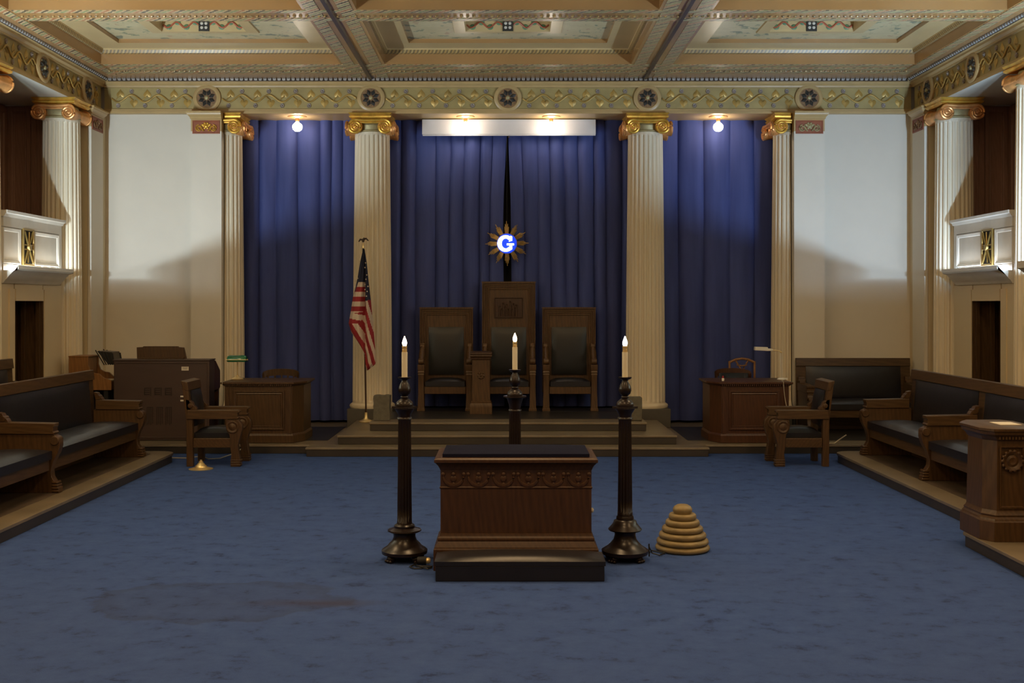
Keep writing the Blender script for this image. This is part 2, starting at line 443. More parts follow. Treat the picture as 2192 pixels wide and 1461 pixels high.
TR = [struct(entab('back').obj('trim_1', ['tan_lt', 'olive', 'cream'], smooth=0)),
      struct(entab(-1).obj('trim_2', ['tan_lt', 'olive', 'cream'], smooth=0)),
      struct(entab(1).obj('trim_3', ['tan_lt', 'olive', 'cream'], smooth=0))]
# bead course under the ceiling (one carved pattern)
def bead(m, p, along):
    a, b = (.028, .02) if along == 'x' else (.02, .028)
    x, y, z = p
    m.loft([[(x-a*k, y-b*k, z+dz), (x+a*k, y-b*k, z+dz), (x+a*k, y+b*k, z+dz), (x-a*k, y+b*k, z+dz)] for k, dz in ((.6, -.026), (1, -.01), (1, .012), (.6, .024))])
m = MB()
for i in range(int(2*(WX-.1)/.075)): bead(m, (-WX+.14+i*.075, 17.905, 5.69), 'x')
m.mi = 1; m.box(-WX+.1, WX-.1, 17.918, 17.93, 5.658, 5.716); m.obj('bead_course', ['pearl', 'bronze'], TR[0])
for k, s in ((1, -1), (2, 1)):
    m = MB()
    for i in range(int(10/.075)): bead(m, (s*(WX-.095), 17.85-i*.075, 5.69), 'y')
    m.mi = 1; m.box(*sorted((s*(WX-.085), s*(WX-.075))), 7.8, 17.9, 5.658, 5.716); m.obj('bead_course', ['pearl', 'bronze'], TR[k])

# vine with heart leaves and small round flowers along the frieze
def heart(m, c, h, flip, ax):
    pts = []
    for k in range(20):
        t = 2*PI*k/20; x = 16*math.sin(t)**3; y = 13*math.cos(t)-5*math.cos(2*t)-2*math.cos(3*t)-math.cos(4*t)
        pts.append((x/32*h*.85, y/32*h*flip))
    mid = m.bm.verts.new(ax(c[0], c[1], .03)); ring = [m.bm.verts.new(ax(c[0]+p[0], c[1]+p[1], .004)) for p in pts]
    for i in range(20): m._face([mid, ring[i], ring[(i+1) % 20]])
def vine(m, u0, u1, ax):
    L = u1-u0; n = max(1, round(L/.42)); per = L/n; zc = 5.40
    P = [ax(u0+L*i/(24*n), zc+.058*math.sin(2*PI*i/24+PI), .014) for i in range(24*n+1)]
    m.mi = 0; m.tube(P, .014, 6)
    for i in range(n):
        for ph, sg in ((.25, -1), (.75, 1)):
            u = u0+per*(i+ph)
            m.mi = 0; heart(m, (u+.03, zc+sg*-.075), .15, sg, ax)
            m.tube([ax(u-.045, zc+sg*.03, .012), ax(u-.01, zc+sg*-.005, .016), ax(u+.025, zc+sg*-.03, .016)], .008, 5)
            m.mi = 1
            u2 = u-.005; z2 = zc+sg*.115
            rings = [[ax(u2+r*math.cos(2*PI*k/10), z2+r*math.sin(2*PI*k/10), w) for k in range(10)] for r, w in ((.036, .002), (.034, .018), (.02, .012), (.012, .024), (.004, .028))]
            m.mi = 1; m.loft(rings)
axb = lambda u, z, o: (u, 18.04-o, z)
MED = [-4.835, -2.198, 0.0, 2.243, 4.838]
m = MB(); ed = [-WX+.1]+MED+[WX-.1]
for i in range(6):
    vine(m, ed[i]+(.24 if i else .02), ed[i+1]-(.24 if i < 5 else .02), axb)
m.obj('vine_relief', ['vine', 'berry'], TR[0])
SMED = [17.36, 15.7, 14.04, 12.38]
for k, s in ((1, -1), (2, 1)):
    axs = lambda u, z, o, s=s: (s*(WX+.04-o), u, z)
    m = MB(); ed = [17.85]+SMED
    for i in range(4): vine(m, ed[i+1]+.24, ed[i]-(.24 if i else .02), axs)
    m.obj('vine_relief', ['vine', 'berry'], TR[k])

def medallion():
    t = thing('frieze_medallion', '', 'medallion', group='round flower medallions on the frieze')
    m = MB(); m.lathe([(.0, -.0), (.222, 0), (.222, -.03), (.20, -.045), (.165, -.045), (.155, -.03), (0, -.03)], 40, axis='y')
    m.obj('ring', 'tan_lt', t)
    m = MB(); m.lathe([(0, -.031), (.152, -.031), (.152, -.036), (0, -.036)], 36, axis='y'); m.obj('backing', 'med_dark', t)
    m = MB()
    for k in range(8):
        a = 2*PI*k/8+PI/8; c, s_ = math.cos(a), math.sin(a)
        def P(r, w, o): return (r*c-w*s_, -o, r*s_+w*c)
        m.mi = 0
        mid = [P(.045, 0, .05), P(.09, 0, .062), P(.145, 0, .04)]
        lft = [P(.045, -.012, .037), P(.09, -.036, .037)]; rgt = [P(.045, .012, .037), P(.09, .036, .037)]
        m.quad(mid[0], mid[1], lft[1], lft[0]); m.quad(mid[0], mid[1], rgt[1], rgt[0])
        m.quad(mid[1], mid[2], lft[1]); m.quad(mid[1], mid[2], rgt[1])
    m.mi = 1
    for k in range(8):
        a = 2*PI*k/8; m.ball((.125*math.cos(a), -.04, .125*math.sin(a)), .009, 8, 6)
    m.obj('flower', ['med_blue', 'gold_dull'], t)
    m = MB(); m.lathe([(0, -.036), (.03, -.036), (.028, -.058), (.014, -.064), (0, -.064)], 16, axis='y')
    m.obj('flower_centre', 'gold_dull', t); return t
MLAB = ['round flower medallion above the pilaster at the left end of the curtains', 'round flower medallion above the fluted column behind the flag', 'round flower medallion at the middle of the back frieze, above the projection screen',
        'round flower medallion above the fluted column right of the projection screen', 'round flower medallion above the pilaster at the right end of the curtains']
M0 = medallion()
for i, x in enumerate(MED):
    if i == 0: M0.location = (x, 18.038, 5.405); M0['label'] = MLAB[0]
    else: dup(M0, (x, 18.038, 5.405), 0, MLAB[i])
for s, w in ((-1, 'left'), (1, 'right')):
    for y, lb in ((17.36, 'dark flower medallion on the %s side frieze, nearest the back corner'), (15.7, 'dark flower medallion on the %s side frieze above the balcony, second from the back corner')):
        dup(M0, (s*(WX+.038), y, 5.405), -s*PI/2, lb % w)

# ---- coffered ceiling
ZB = 5.705
XB = [(-6.12, -2.52), (-1.856, 1.856), (2.52, 6.12)]
YB = [(8.62, 11.18), (11.74, 13.74), (14.31, 16.87)]
m = MB(); ys = [-4] + [v for p in YB for v in p] + [17.97]; xs = [-6.6] + [v for p in XB for v in p] + [6.6]
m.mi = 0
for i in range(len(xs)-1):
    for j in range(len(ys)-1):
        if i % 2 == 1 and j % 2 == 1: continue
        m.quad((xs[i], ys[j], ZB), (xs[i+1], ys[j], ZB), (xs[i+1], ys[j+1], ZB), (xs[i], ys[j+1], ZB))
for x0, x1 in XB:
    for y0, y1 in YB:
        m.mi = 0; m.ringh(x0, x1, y0, y1, [(0, ZB), (0, ZB+.15)])
        m.mi = 1; m.ringh(x0, x1, y0, y1, [(0, ZB+.15), (.03, ZB+.16), (.05, ZB+.205)])
        m.mi = 2; m.ringh(x0, x1, y0, y1, [(.05, ZB+.205), (.05, ZB+.225), (.40, ZB+.225)])
        m.mi = 0; m.ringh(x0, x1, y0, y1, [(.40, ZB+.225), (.40, ZB+.285)])
        cx, cy = (x0+x1)/2, (y0+y1)/2
        a0, a1, b0, b1 = cx-.60, cx+.60, cy-.36, cy+.36
        m.mi = 3; X = [x0+.4, a0-.17, a1+.17, x1-.4]; Y = [y0+.4, b0-.11, b1+.11, y1-.4]
        for i in range(3):
            for j in range(3):
                if i == 1 and j == 1: continue
                m.quad((X[i], Y[j], ZB+.285), (X[i+1], Y[j], ZB+.285), (X[i+1], Y[j+1], ZB+.285), (X[i], Y[j+1], ZB+.285))
        m.mi = 2
        m.loft([[(a0-.17, b0-.11, ZB+.285), (a1+.17, b0-.11, ZB+.285), (a1+.17, b1+.11, ZB+.285), (a0-.17, b1+.11, ZB+.285)],
                [(a0-.16, b0-.10, ZB+.265), (a1+.16, b0-.10, ZB+.265), (a1+.16, b1+.10, ZB+.265), (a0-.16, b1+.10, ZB+.265)],
                [(a0, b0, ZB+.265), (a1, b0, ZB+.265), (a1, b1, ZB+.265), (a0, b1, ZB+.265)]], caps=False)
        m.mi = 4; m.ringh(a0, a1, b0, b1, [(0, ZB+.265), (0, ZB+.50)], cap=True)
CEIL = struct(m.obj('ceiling', ['tan', 'beadgold', 'ledge', 'panel', 'ledge'], smooth=0))
struct(MB().box(-7.9, 7.9, -4.2, 19.4, 6.4, 6.6).obj('ceiling_slab', 'tan', smooth=0))
# painted bands on the beams
m = MB()
def bandx(x0, x1, y0, y1): m.box(x0, x1, y0, y1, ZB-.006, ZB+.001)
for y in (16.9, 17.14): bandx(-6.1, 6.1, y, y+.16)
bandx(-6.2, 6.2, 17.42, 17.52)
for y in (13.77, 14.16): bandx(-6.1, 6.1, y, y+.12)
for s in (-1, 1):
    for x in (1.90, 2.31): m.box(*sorted((s*x, s*(x+.17))), 8.0, 17.85, ZB-.0065, ZB+.001)
    m.box(*sorted((s*6.14, s*6.27)), 8, 17.6, ZB-.0065, ZB+.001)
m.obj('painted_band', 'pattern', CEIL, smooth=0)
m = MB()
for x in (-2.19, 2.19): m.prism([(x-.035, ZB), (x-.025, ZB-.03), (x+.025, ZB-.03), (x+.035, ZB)], 'y', 6, 17.9)
m.obj('beam_rib', 'bronze', CEIL, smooth=0)
m = MB()
for y, n in ((14.045, 160), (17.35, 160), (11.46, 160)):
    for i in range(n): 
        x = -6.2+12.4*(i+.5)/n; m.ball((x, y, ZB-.006), .026, 6, 4, (.9, .8, .6))
m.obj('bead_molding', 'beadgold', CEIL)
# scroll painting on the far and near wall of each ceiling lantern
for x0, x1 in XB:
    for y0, y1 in YB[1:]:
        cx = (x0+x1)/2; y = (y0+y1)/2+.358
        m = MB(); z0, z1 = ZB+.27, ZB+.54
        def sw(x, z): return (x, y, z)
        m.mi = 0
        for t in range(2):
            sg = -1 if t else 1
            m.tube([(cx+sg*(.08+.5*i/30), y, ZB+.36+.04*math.sin(2*PI*i/15)) for i in range(31)], .014, 5)
        m.mi = 1
        for k in (-.5, -.375, -.25, -.125, .125, .25, .375, .5): m.ball((cx+k, y, ZB+.35+(.045 if round(abs(k)*8) % 2 else -.02)), .045, 10, 6, (1, .15, .9))
        m.mi = 2; m.box(cx-.075, cx+.075, y-.012, y, z0, z1-.1)
        m.mi = 3
        for dx in (-.03, .03):
            for dz in (.05, .11): m.ball((cx+dx, y-.014, z0+dz), .022, 8, 5, (1, .3, 1))
        m.obj('lantern_scroll', ['scrollred', 'leafgreen', 'med_blue', 'paper'], CEIL)

# ---- side walls with the balcony bay between the columns
def side_wall(s, name):
    m = MB()
    def bx(xa, xb, y0, y1, z0, z1): m.box(*sorted((s*xa, s*xb)), y0, y1, z0, z1)
    m.mi = 0
    bx(WX, 7.9, 17.30, 18.1, 0, 5.153)                 # pier by the back corner
    bx(WX, 6.9, -4, 13.6, 0, 5.153)                    # wall towards the camera
    # door wall under the balcony, with its opening
    ydoor = (14.94, 15.83)
    bx(6.57, 6.75, 14.52, ydoor[0]-.03, 0, 2.37); bx(6.57, 6.75, ydoor[1]+.03, 16.50, 0, 2.37); bx(6.57, 6.75, *ydoor, 2.14, 2.37)
    bx(6.75, 7.5, 16.42, 16.5, 0, 2.37)
    # projecting flat surround round the door bay
    bx(6.552, 6.57, 14.75, ydoor[0]-.03, 0, 2.30); bx(6.552, 6.57, ydoor[1]+.03, 16.2, 0, 2.30); bx(6.552, 6.57, *ydoor, 2.14, 2.30)
    m.mi = 1
    bx(7.75, 7.9, 13.3, 17.3, 0, 5.6)                  # back of the bay
    bx(7.2, 7.9, 13.2, 13.3, 0, 5.15); 
    return struct(m.obj(name, ['cream_side', 'brownpanel'], smooth=0))
side_wall(-1, 'wall_left'); side_wall(1, 'wall_right')
struct(MB().box(-7.9, 7.9, -4.2, -4, 0, 6.4).obj('wall_front', 'cream_side', smooth=0))
m = MB()
for s in (-1, 1):
    m.box(*sorted((s*7.05, s*7.85)), 13.62, 17.29, 5.155, 5.3)
struct(m.obj('balcony_ceiling', 'cream', smooth=0))
# brown panelling at the back of each balcony
for s in (-1, 1):
    m = MB()
    for y0, y1 in ((13.4, 14.6), (14.65, 15.85), (15.9, 17.25)):
        m.ringx(y0, y1, 2.7, 5.12, [(0, s*7.74), (0, s*7.70), (.09, s*7.70), (.11, s*7.72)])
    for x0, x1 in ((6.98, 7.33), (7.35, 7.70)):
        m.ringv(*sorted((s*x0, s*x1)), 2.7, 5.12, [(0, 17.298), (0, 17.26), (.06, 17.26), (.075, 17.275), (.085, 17.27), (.095, 17.28)])
    m.box(*sorted((s*6.95, s*7.74)), 17.285, 17.298, 2.4, 5.15)
    struct(m.obj('wall_panelling', 'brownpanel', smooth=0))
# panelled doors set deep in the openings
for n, s in ((1, -1), (2, 1)):
    m = MB(); m.box(*sorted((s*6.93, s*6.98)), 14.85, 15.90, 0, 2.2)
    for z0, z1 in ((.25, .95), (1.1, 1.98)):
        for y0, y1 in ((15.0, 15.33), (15.42, 15.75)):
            m.ringx(y0, y1, z0, z1, [(0, s*6.928), (.02, s*6.915), (.05, s*6.922), (.06, s*6.928)])
    d = struct(m.obj('door_%d' % n, 'oak', smooth=0))
    m = MB()
    for y0, y1 in ((14.915, 14.938), (15.832, 15.855)): m.box(*sorted((s*6.562, s*6.92)), y0, y1, 0, 2.16)
    for y0, y1 in ((14.94, 14.955), (15.80, 15.83)): m.box(*sorted((s*6.60, s*6.66)), y0, y1, 0, 2.137)
    for y0, y1 in ((15.78, 15.835), (14.935, 14.99)): m.box(*sorted((s*6.80, s*6.86)), y0, y1, 0, 2.2)
    m.box(*sorted((s*6.76, s*6.92)), 14.86, 15.9, 2.145, 2.2)
    m.obj('door_frame', 'oak', d, smooth=0, bevel=.004)

# ---- balconies: parapet, hood and lighting trough
for s, w in ((-1, 'left'), (1, 'right')):
    t = thing('balcony', 'cream balcony parapet with gilt lattice panel on the %s side wall' % w, 'balcony', (s*6.55, 15.5, 2.37), group='side balconies')
    X = lambda a: -s*a                       # local x: positive values look into the room
    def bx(m, xa, xb, y0, y1, z0, z1): m.box(*sorted((X(xa), X(xb))), y0, y1, z0, z1)
    m = MB()                                  # hood: stepped cove under a projecting shelf, trough with a lip
    prof = [(-.15, 0), (.0, 0), (.02, .03), (.03, .045), (.05, .06), (.08, .10), (.13, .15), (.16, .165), (.16, .18), (.20, .185), (.20, .232), (.185, .232), (.185, .17), (-.15, .17)]
    m.prism([(X(a), z) for a, z in prof], 'y', -.95, .90)
    m.obj('hood', 'parapet', t, smooth=30)
    m = MB(); bx(m, -.14, .185, .89, .905, .17, .21); m.obj('trough_end', 'parapet', t, smooth=0)
    m = MB(); bx(m, -.13, -.02, -.95, .95, .17, .87)
    y0, y1 = -.95, .95
    def fr(a, b, z0, z1):
        m.ringx(a, b, z0, z1, [(0, X(-.02)), (0, X(.006)), (.012, X(.007)), (.022, X(.002)), (.04, X(-.004)), (.05, X(-.017))])
    bx(m, -.02, .004, y0, y1, .17, .25); bx(m, -.02, .004, y0, y1, .74, .87)
    bx(m, -.02, .004, .86, .95, .25, .74)
    fr(.02, .86, .26, .73); fr(-.95, -.42, .26, .73)
    m.obj('parapet_wall', 'parapet', t, smooth=0)
    m = MB(); m.prism([(X(a), z) for a, z in [(-.16, .87), (.02, .87), (.03, .885), (.04, .905), (.065, .915), (.07, .95), (-.18, .95)]], 'y', -.97, .95)
    m.obj('handrail', 'parapet', t, smooth=30)
    m = MB(); yc, hw = -.20, .17
    m.mi = 0; m.ringx(yc-hw, yc+hw, .25, .75, [(0, X(-.02)), (0, X(.018)), (.025, X(.018)), (.03, X(0))])
    m.mi = 1; m.box(*sorted((X(-.015), X(.003))), yc-hw+.03, yc+hw-.03, .28, .72)
    m.mi = 0
    for a in (-1, 1):
        m.tube([(X(.012), yc-.13, .5+a*.21), (X(.014), yc, .5), (X(.012), yc+.13, .5-a*.21)], .014, 6)
    for zc in (.47, .53): m.box(*sorted((X(.0), X(.014))), yc-.14, yc+.14, zc-.008, zc+.008)
    for a in (-1, 1): m.tube([(X(.01), yc+.02*a, .5+.21*a), (X(.012), yc, .5)], .012, 5)
    m.lathe([(0, 0), (.045, 0), (.04, .03), (0, .035)], 16, c=(X(.01), yc, .5), axis='x') if s < 0 else m.lathe([(0, 0), (.045, 0), (.04, -.03), (0, -.035)], 16, c=(X(.01), yc, .5), axis='x')
    m.obj('lattice_panel', ['darkgold', 'black'], t)

# ================================================================== COLUMNS
def column(R0, R1, h, label, loc, clip=None, group='fluted Ionic columns', plinth=.32, col='column', faces=(0, 1, 2, 3)):
    t = thing('ionic_column', label, 'column', loc, group=group)
    cl = (Vector(clip[0]), Vector(clip[1])) if clip else None
    N = 24; seg = N*6; hc = .30; zs = h-hc
    # (z, plain?) rings
    m = MB(); rings = []
    z0 = plinth
    levels = [(z0+.07, 0), (z0+.10, 0), (z0+.115, .5), (z0+.14, 1)] + [(z0+.14+(zs-.06-z0-.14)*k/8, 1) for k in range(1, 9)] + [(zs-.045, .6), (zs-.035, 0), (zs+.02, 0)]
    for z, fl in levels:
        f = (z-z0)/(zs-z0); R = R0+(R1-R0)*f**1.4
        ring = []
        for k in range(seg):
            a = 2*PI*k/seg; p = (k % 6)/6.0
            prof = [0, .05, .8, 1, .8, .05][k % 6]
            r = R*(1-.10*prof*fl); ring.append((r*math.cos(a+.13), r*math.sin(a+.13), z))
        rings.append(ring)
    m.loft(rings); m.obj('shaft', col, t, clip=cl, smooth=50)
    m = MB(); Rb = R0*1.0
    m.lathe([(Rb*1.0, z0+.08), (Rb*1.04, z0+.07), (Rb*1.13, z0+.05), (Rb*1.15, z0+.025), (Rb*1.12, z0), (0, z0)], 48)
    m.obj('base', col, t, clip=cl)
    m = MB(); m.box(-Rb*1.13, Rb*1.13, -Rb*1.13, Rb*1.13, 0, z0); m.obj('plinth', 'plinth', t, clip=cl, smooth=0, bevel=.006)
    k = R1/.28
    c = MB()
    # abacus, echinus and neck bead
    c.mi = 1; c.lathe([(R1*.98, zs+.0), (R1*1.06, zs+.012), (R1*1.06, zs+.03), (R1*.95, zs+.04), (R1*1.0, zs+.11), (R1*.9, zs+.19)], 40)
    c.mi = 0
    ab = [(.30*k, zs+.205), (.33*k, zs+.225), (.335*k, zs+.25), (.31*k, zs+.255), (.33*k, zs+.275), (.345*k, zs+.299), ]
    c.loft([[(x*w, y*w, z) for x, y in ((-1, -1), (0, -.93), (1, -1), (.93, 0), (1, 1), (0, .93), (-1, 1), (-.93, 0))] for w, z in ab])
    c.obj('abacus', ['gold', 'gold_dull'], t, clip=cl, smooth=30)
    # four faces of scrolls
    for q in faces:
        M = Matrix.Rotation(q*PI/2, 4, 'Z')
        v = MB()
        fo = (.335 if q % 2 == 0 else .375)*k; cz = zs+.075 if q % 2 == 0 else zs+.045; ccx = .232*k if q % 2 == 0 else .25*k; rr = .112*k
        for sg in (-1, 1):
            cc = (sg*ccx, cz)
            v.mi = 1; v.lathe([(0, -fo), (rr*.93, -fo), (rr*.93, -fo+.05), (0, -fo+.05)], 28, c=(cc[0], 0, cc[1]), axis='y')
            v.mi = 0
            sp = spiral(cc, rr, 2.4, 56, r1=.018, start=PI/2, sgn=-sg)
            v.tube([(p[0], -fo-.002, p[1]) for p in sp], lambda t_: .024*k*(1-.55*t_), 8)
            v.ball((cc[0], -fo-.004, cc[1]), .022*k, 10, 6)
            # cushion of the scroll behind the face
            v.tube([(sg*ccx, -fo+.02, cz), (sg*ccx*.98, -fo+(.13 if len(faces) > 2 else fo*.98), cz)], lambda t_: rr*(1.0-.25*t_), 20)
        nb = 10
        v.tube([(-ccx+2*ccx*i/nb, -fo-.002, cz+rr-.012*math.sin(PI*i/nb)) for i in range(nb+1)], .024*k, 8)
        v.tube([(-ccx+2*ccx*i/nb, -fo+.02, cz+rr-.03-.012*math.sin(PI*i/nb)) for i in range(nb+1)], .02*k, 8)
        v.xform(M)
        v.obj('scroll', ['gold', 'gold_red'] if q == 0 and len(faces) > 2 else ['gold_red', 'gold_red'], t, clip=cl)
    return t
HB = 5.152
column(.32, .28, HB-DL-.003, 'full fluted Ionic column standing behind the flag', (-2.2, 18.22, DL+.002), plinth=.30)
column(.32, .28, HB-DL-.003, 'full fluted Ionic column with gilt capital right of the three thrones', (2.235, 18.22, DL+.002), plinth=.30)
column(.32, .28, HB-DL-.003, 'half column against the pilaster behind the green-shaded lamp', (-4.60, 18.22, DL+.002), clip=((.065, 0, 0), (1, 0, 0)), plinth=.30)
column(.32, .28, HB-DL-.003, 'half column against the pilaster behind the white desk lamp', (4.595, 18.22, DL+.002), clip=((-.065, 0, 0), (-1, 0, 0)), plinth=.30)
for s, w in ((-1, 'left'), (1, 'right')):
    column(.30, .265, HB-.003, 'brightly lit fluted column at the far end of the %s balcony' % w, (s*6.71, 16.86, .002), group='columns of the side balconies', faces=(0, 2))
    column(.30, .265, HB-.003, 'fluted column at the near end of the %s balcony, cut by the photo edge' % w, (s*6.71, 14.16, .002), group='columns of the side balconies', faces=(0, 2))

# ---- pilasters with relief panels
def pilaster(x0, x1, s, gold, label, loc, rz=0, d=.29, z0=DL+.002, fl=(1, 1)):
    t = thing('pilaster', label, 'pilaster', loc, rz, group='flat pilasters with relief panels')
    w = x1-x0
    m = MB(); m.box(-w/2, w/2, 0, d, z0, 4.84); m.obj('shaft', 'cream', t, smooth=0)
    m = MB(); m.box(-w/2-.005, w/2+.005, -.005, d, z0, .30+DL); m.obj('plinth', 'plinth', t, smooth=0)
    m = MB(); prof = [(0, 4.84), (.0, 5.03), (.015, 5.04), (.015, 5.06), (.05, 5.10), (.055, 5.125), (.07, 5.13), (.07, 5.151)]
    m.loft([[(-w/2-a*fl[0], -a, z), (w/2+a*fl[1], -a, z), (w/2+a*fl[1], d, z), (-w/2-a*fl[0], d, z)] for a, z in prof])
    m.obj('capital_moulding', 'tan_lt', t, smooth=25)
    m = MB(); m.mi = 1; m.ringv(-w/2+.025, w/2-.025, 4.80, 5.01, [(0, .0), (0, -.012), (.015, -.012), (.02, -.004)])
    m.mi = 0; zc = 4.905; hw = w/2-.06
    for sg in (-1, 1):
        sp = spiral((sg*hw*.62, zc-.02), .055, 1.6, 30, r1=.012, start=PI/2, sgn=-sg)
        m.tube([(p[0], -.014, p[1]) for p in sp], .010, 6)
        m.tube([(sg*.03, -.014, zc-.055), (sg*hw*.25, -.018, zc-.06), (sg*hw*.5, -.014, zc+.02)], .012, 6)
        m.ball((sg*hw*.3, -.012, zc+.035), .022, 8, 6, (1.3, .5, .8))
    m.ball((0, -.012, zc+.02), .04, 12, 8, (1, .5, 1)); m.ball((0, -.03, zc+.02), .016, 8, 6)
    for k in range(6):
        a = 2*PI*k/6; m.ball((.042*math.cos(a), -.012, zc+.02+.042*math.sin(a)), .02, 8, 6, (1, .5, 1))
    m.obj('relief_panel', [gold, 'red'], t); return t
pilaster(-5.03, -4.545, -1, 'gold', 'cream pilaster with bright gold relief left of the curtains', (-4.79, 17.808, 0), fl=(1, 0))
pilaster(4.545, 5.03, 1, 'gold_dull', 'cream pilaster with dull grey relief right of the curtains', (4.79, 17.808, 0), fl=(0, 1))
for s, w in ((-1, 'left'), (1, 'right')):
    pilaster(0, .5, 1, 'med_dark', 'flat side pilaster with dark relief beside the %s balcony column' % w, (s*(WX-.06), 17.56, 0), -s*PI/2, d=.055, z0=DL+.01)

# ================================================================== CURTAINS
def curtain(label, edge0, edge1, zt, zb, seed, y0=18.72):
    """edge0/edge1: functions z -> x"""
    r = random.Random(seed); m = MB()
    knots = [0.]
    while knots[-1] < 1: knots.append(knots[-1] + r.uniform(.07, .18))
    knots = [k/knots[-1] for k in knots]; amps = [r.uniform(.06, .125) for _ in knots]; sk = [r.uniform(.3, .7) for _ in knots]
    nx = 220; nz = 14; rows = []
    for j in range(nz+1):
        f = j/nz; z = zt+(zb-zt)*f; row = []
        for i in range(nx+1):
            u = i/nx
            k = max(q for q in range(len(knots)-1) if knots[q] <= u+1e-9)
            t = (u-knots[k])/(knots[k+1]-knots[k]); c = sk[k]
            tt = .5*t/c if t < c else .5+.5*(t-c)/(1-c)
            a = amps[k]*(.75+.35*f)
            y = y0 - a*(math.sin(PI*tt)**.5) + .012*math.sin(9*u+3*f+seed)
            x = edge0(z)+(edge1(z)-edge0(z))*u + .010*math.sin(5*f+seed+17*u)
            row.append((x, y, z))
        rows.append(row)
    m.loft(rows, close=False, caps=False)
    o = m.obj('curtain', 'curtain', smooth=60)
    return tag(o, label, 'curtain', 'blue stage curtains')
ZT, ZBOT = 5.3, .165
curtain('blue pleated curtain between the left half column and the flag', lambda z: -4.75, lambda z: -2.06, ZT, ZBOT, 3)
curtain('blue pleated curtain right of the thrones, behind the white desk lamp', lambda z: 2.08, lambda z: 4.75, ZT, ZBOT, 5)
gl = lambda z: -.012-.052*min(1, max(0, (4.86-z)/1.1)); gr = lambda z: .012+.048*min(1, max(0, (4.86-z)/1.1))
curtain('left half of the centre curtain, ending at the dark gap', lambda z: -2.02, gl, ZT, .40, 11)
curtain('right half of the centre curtain, starting at the dark gap', gr, lambda z: 2.04, ZT, .40, 16)

# projection screen rolled up in front of the curtain
t = thing('projection_screen', 'white roller screen case under the frieze in front of the curtain', 'projector screen', (.016, 18.54, 4.86))
m = MB(); m.box(-1.43, 1.435, -.06, .06, .03, .28); m.obj('case', 'screen', t, bevel=.008, smooth=0)
m = MB(); m.tube([(-1.42, -.045, .018), (1.43, -.045, .024)], .012, 8); m.obj('bottom_bar', 'screen', t)
m = MB(); m.ball((0, -.05, -.01), .014, 8, 6); m.tube([(0, -.05, 0), (0, -.05, .02)], .004, 5); m.obj('pull_tab', 'bronze', t)

# bare bulb ceiling lamps on the soffit
def lamp():
    t = thing('ceiling_lamp', '', 'lamp', group='bare bulbs under the frieze')
    m = MB(); m.lathe([(0, 0), (.15, 0), (.15, -.008), (.11, -.018), (.06, -.022), (.05, -.03), (0, -.03)], 32); m.obj('rosette', 'gold_red', t)
    m = MB(); m.lathe([(.0, -.03), (.032, -.03), (.035, -.06), (.028, -.085), (0, -.085)], 20); m.obj('socket', 'gold_red', t)
    m = MB(); m.lathe([(.02, -.083), (.035, -.10), (.07, -.13), (.082, -.165), (.072, -.205), (.04, -.235), (0, -.243)], 20); m.obj('bulb', 'bulb', t); return t
LL = ['bare glowing bulb above the left curtain', 'bare glowing bulb in front of the screen case, left one', 'bare glowing bulb in front of the screen case, right one', 'bare glowing bulb above the right curtain']
L0 = lamp()
for i, x in enumerate((-3.435, -.69, .71, 3.435)):
    o = L0 if i == 0 else dup(L0, (0, 0, 0), 0, '')
    o.location = (x, 18.30, 5.153); o['label'] = LL[i]

# ================================================================== EMBLEM
t = thing('sunburst_emblem', 'gilt sunburst with a lit blue disc bearing a white letter, above the tall throne', 'emblem', (-.015, 18.42, 3.09))
m = MB()
for k in range(12):
    a0 = 2*PI*k/12+.02
    for q in (-2, -1, 0, 1, 2):
        a = a0+q*.06; L = .355-.035*abs(q)+rnd.uniform(-.015, .015); c, s_ = math.cos(a), math.sin(a)
        m.tube([(.14*c, .01, .14*s_), (.26*c, -.004, .26*s_), (L*c, .004, L*s_)], lambda t_: .013*(1-.55*t_), 5)
m.lathe([(.0, .012), (.17, .012), (.17, .03), (0, .03)], 36, axis='y')
m.obj('sun_rays', 'ray', t)
m = MB(); m.lathe([(0, -.02), (.155, -.02), (.165, .0), (.165, .011), (0, .011)], 40, axis='y'); m.obj('disc', 'g_blue', t)
m = MB()
def arc(r, a): return (r*math.cos(a)-.02, r*math.sin(a))
out = [arc(.135, math.radians(a)) for a in range(48, 318, 9)]; inn = [arc(.083, math.radians(a)) for a in range(315, 42, -9)]
inn = [(x*.8-.003, z*1.0) for x, z in inn]
m.prism(out+inn, 'y', -.034, -.021)
m.prism([(.03, .03), (.085, .045), (.085, .115), (.06, .125), (.055, .08)], 'y', -.034, -.021)
m.prism([(-.0, -.03), (.115, -.03), (.115, .0), (-.0, .0)], 'y', -.0345, -.021)
m.prism([(.045, -.115), (.085, -.095), (.085, -.02), (.04, -.02)], 'y', -.0345, -.021)
m.obj('letter_g', 'g_white', t, smooth=0)
m = MB(); m.tube([(0, .03, .16), (0, .03, 1.72)], .004, 6); m.obj('hanging_wire', 'black', t)

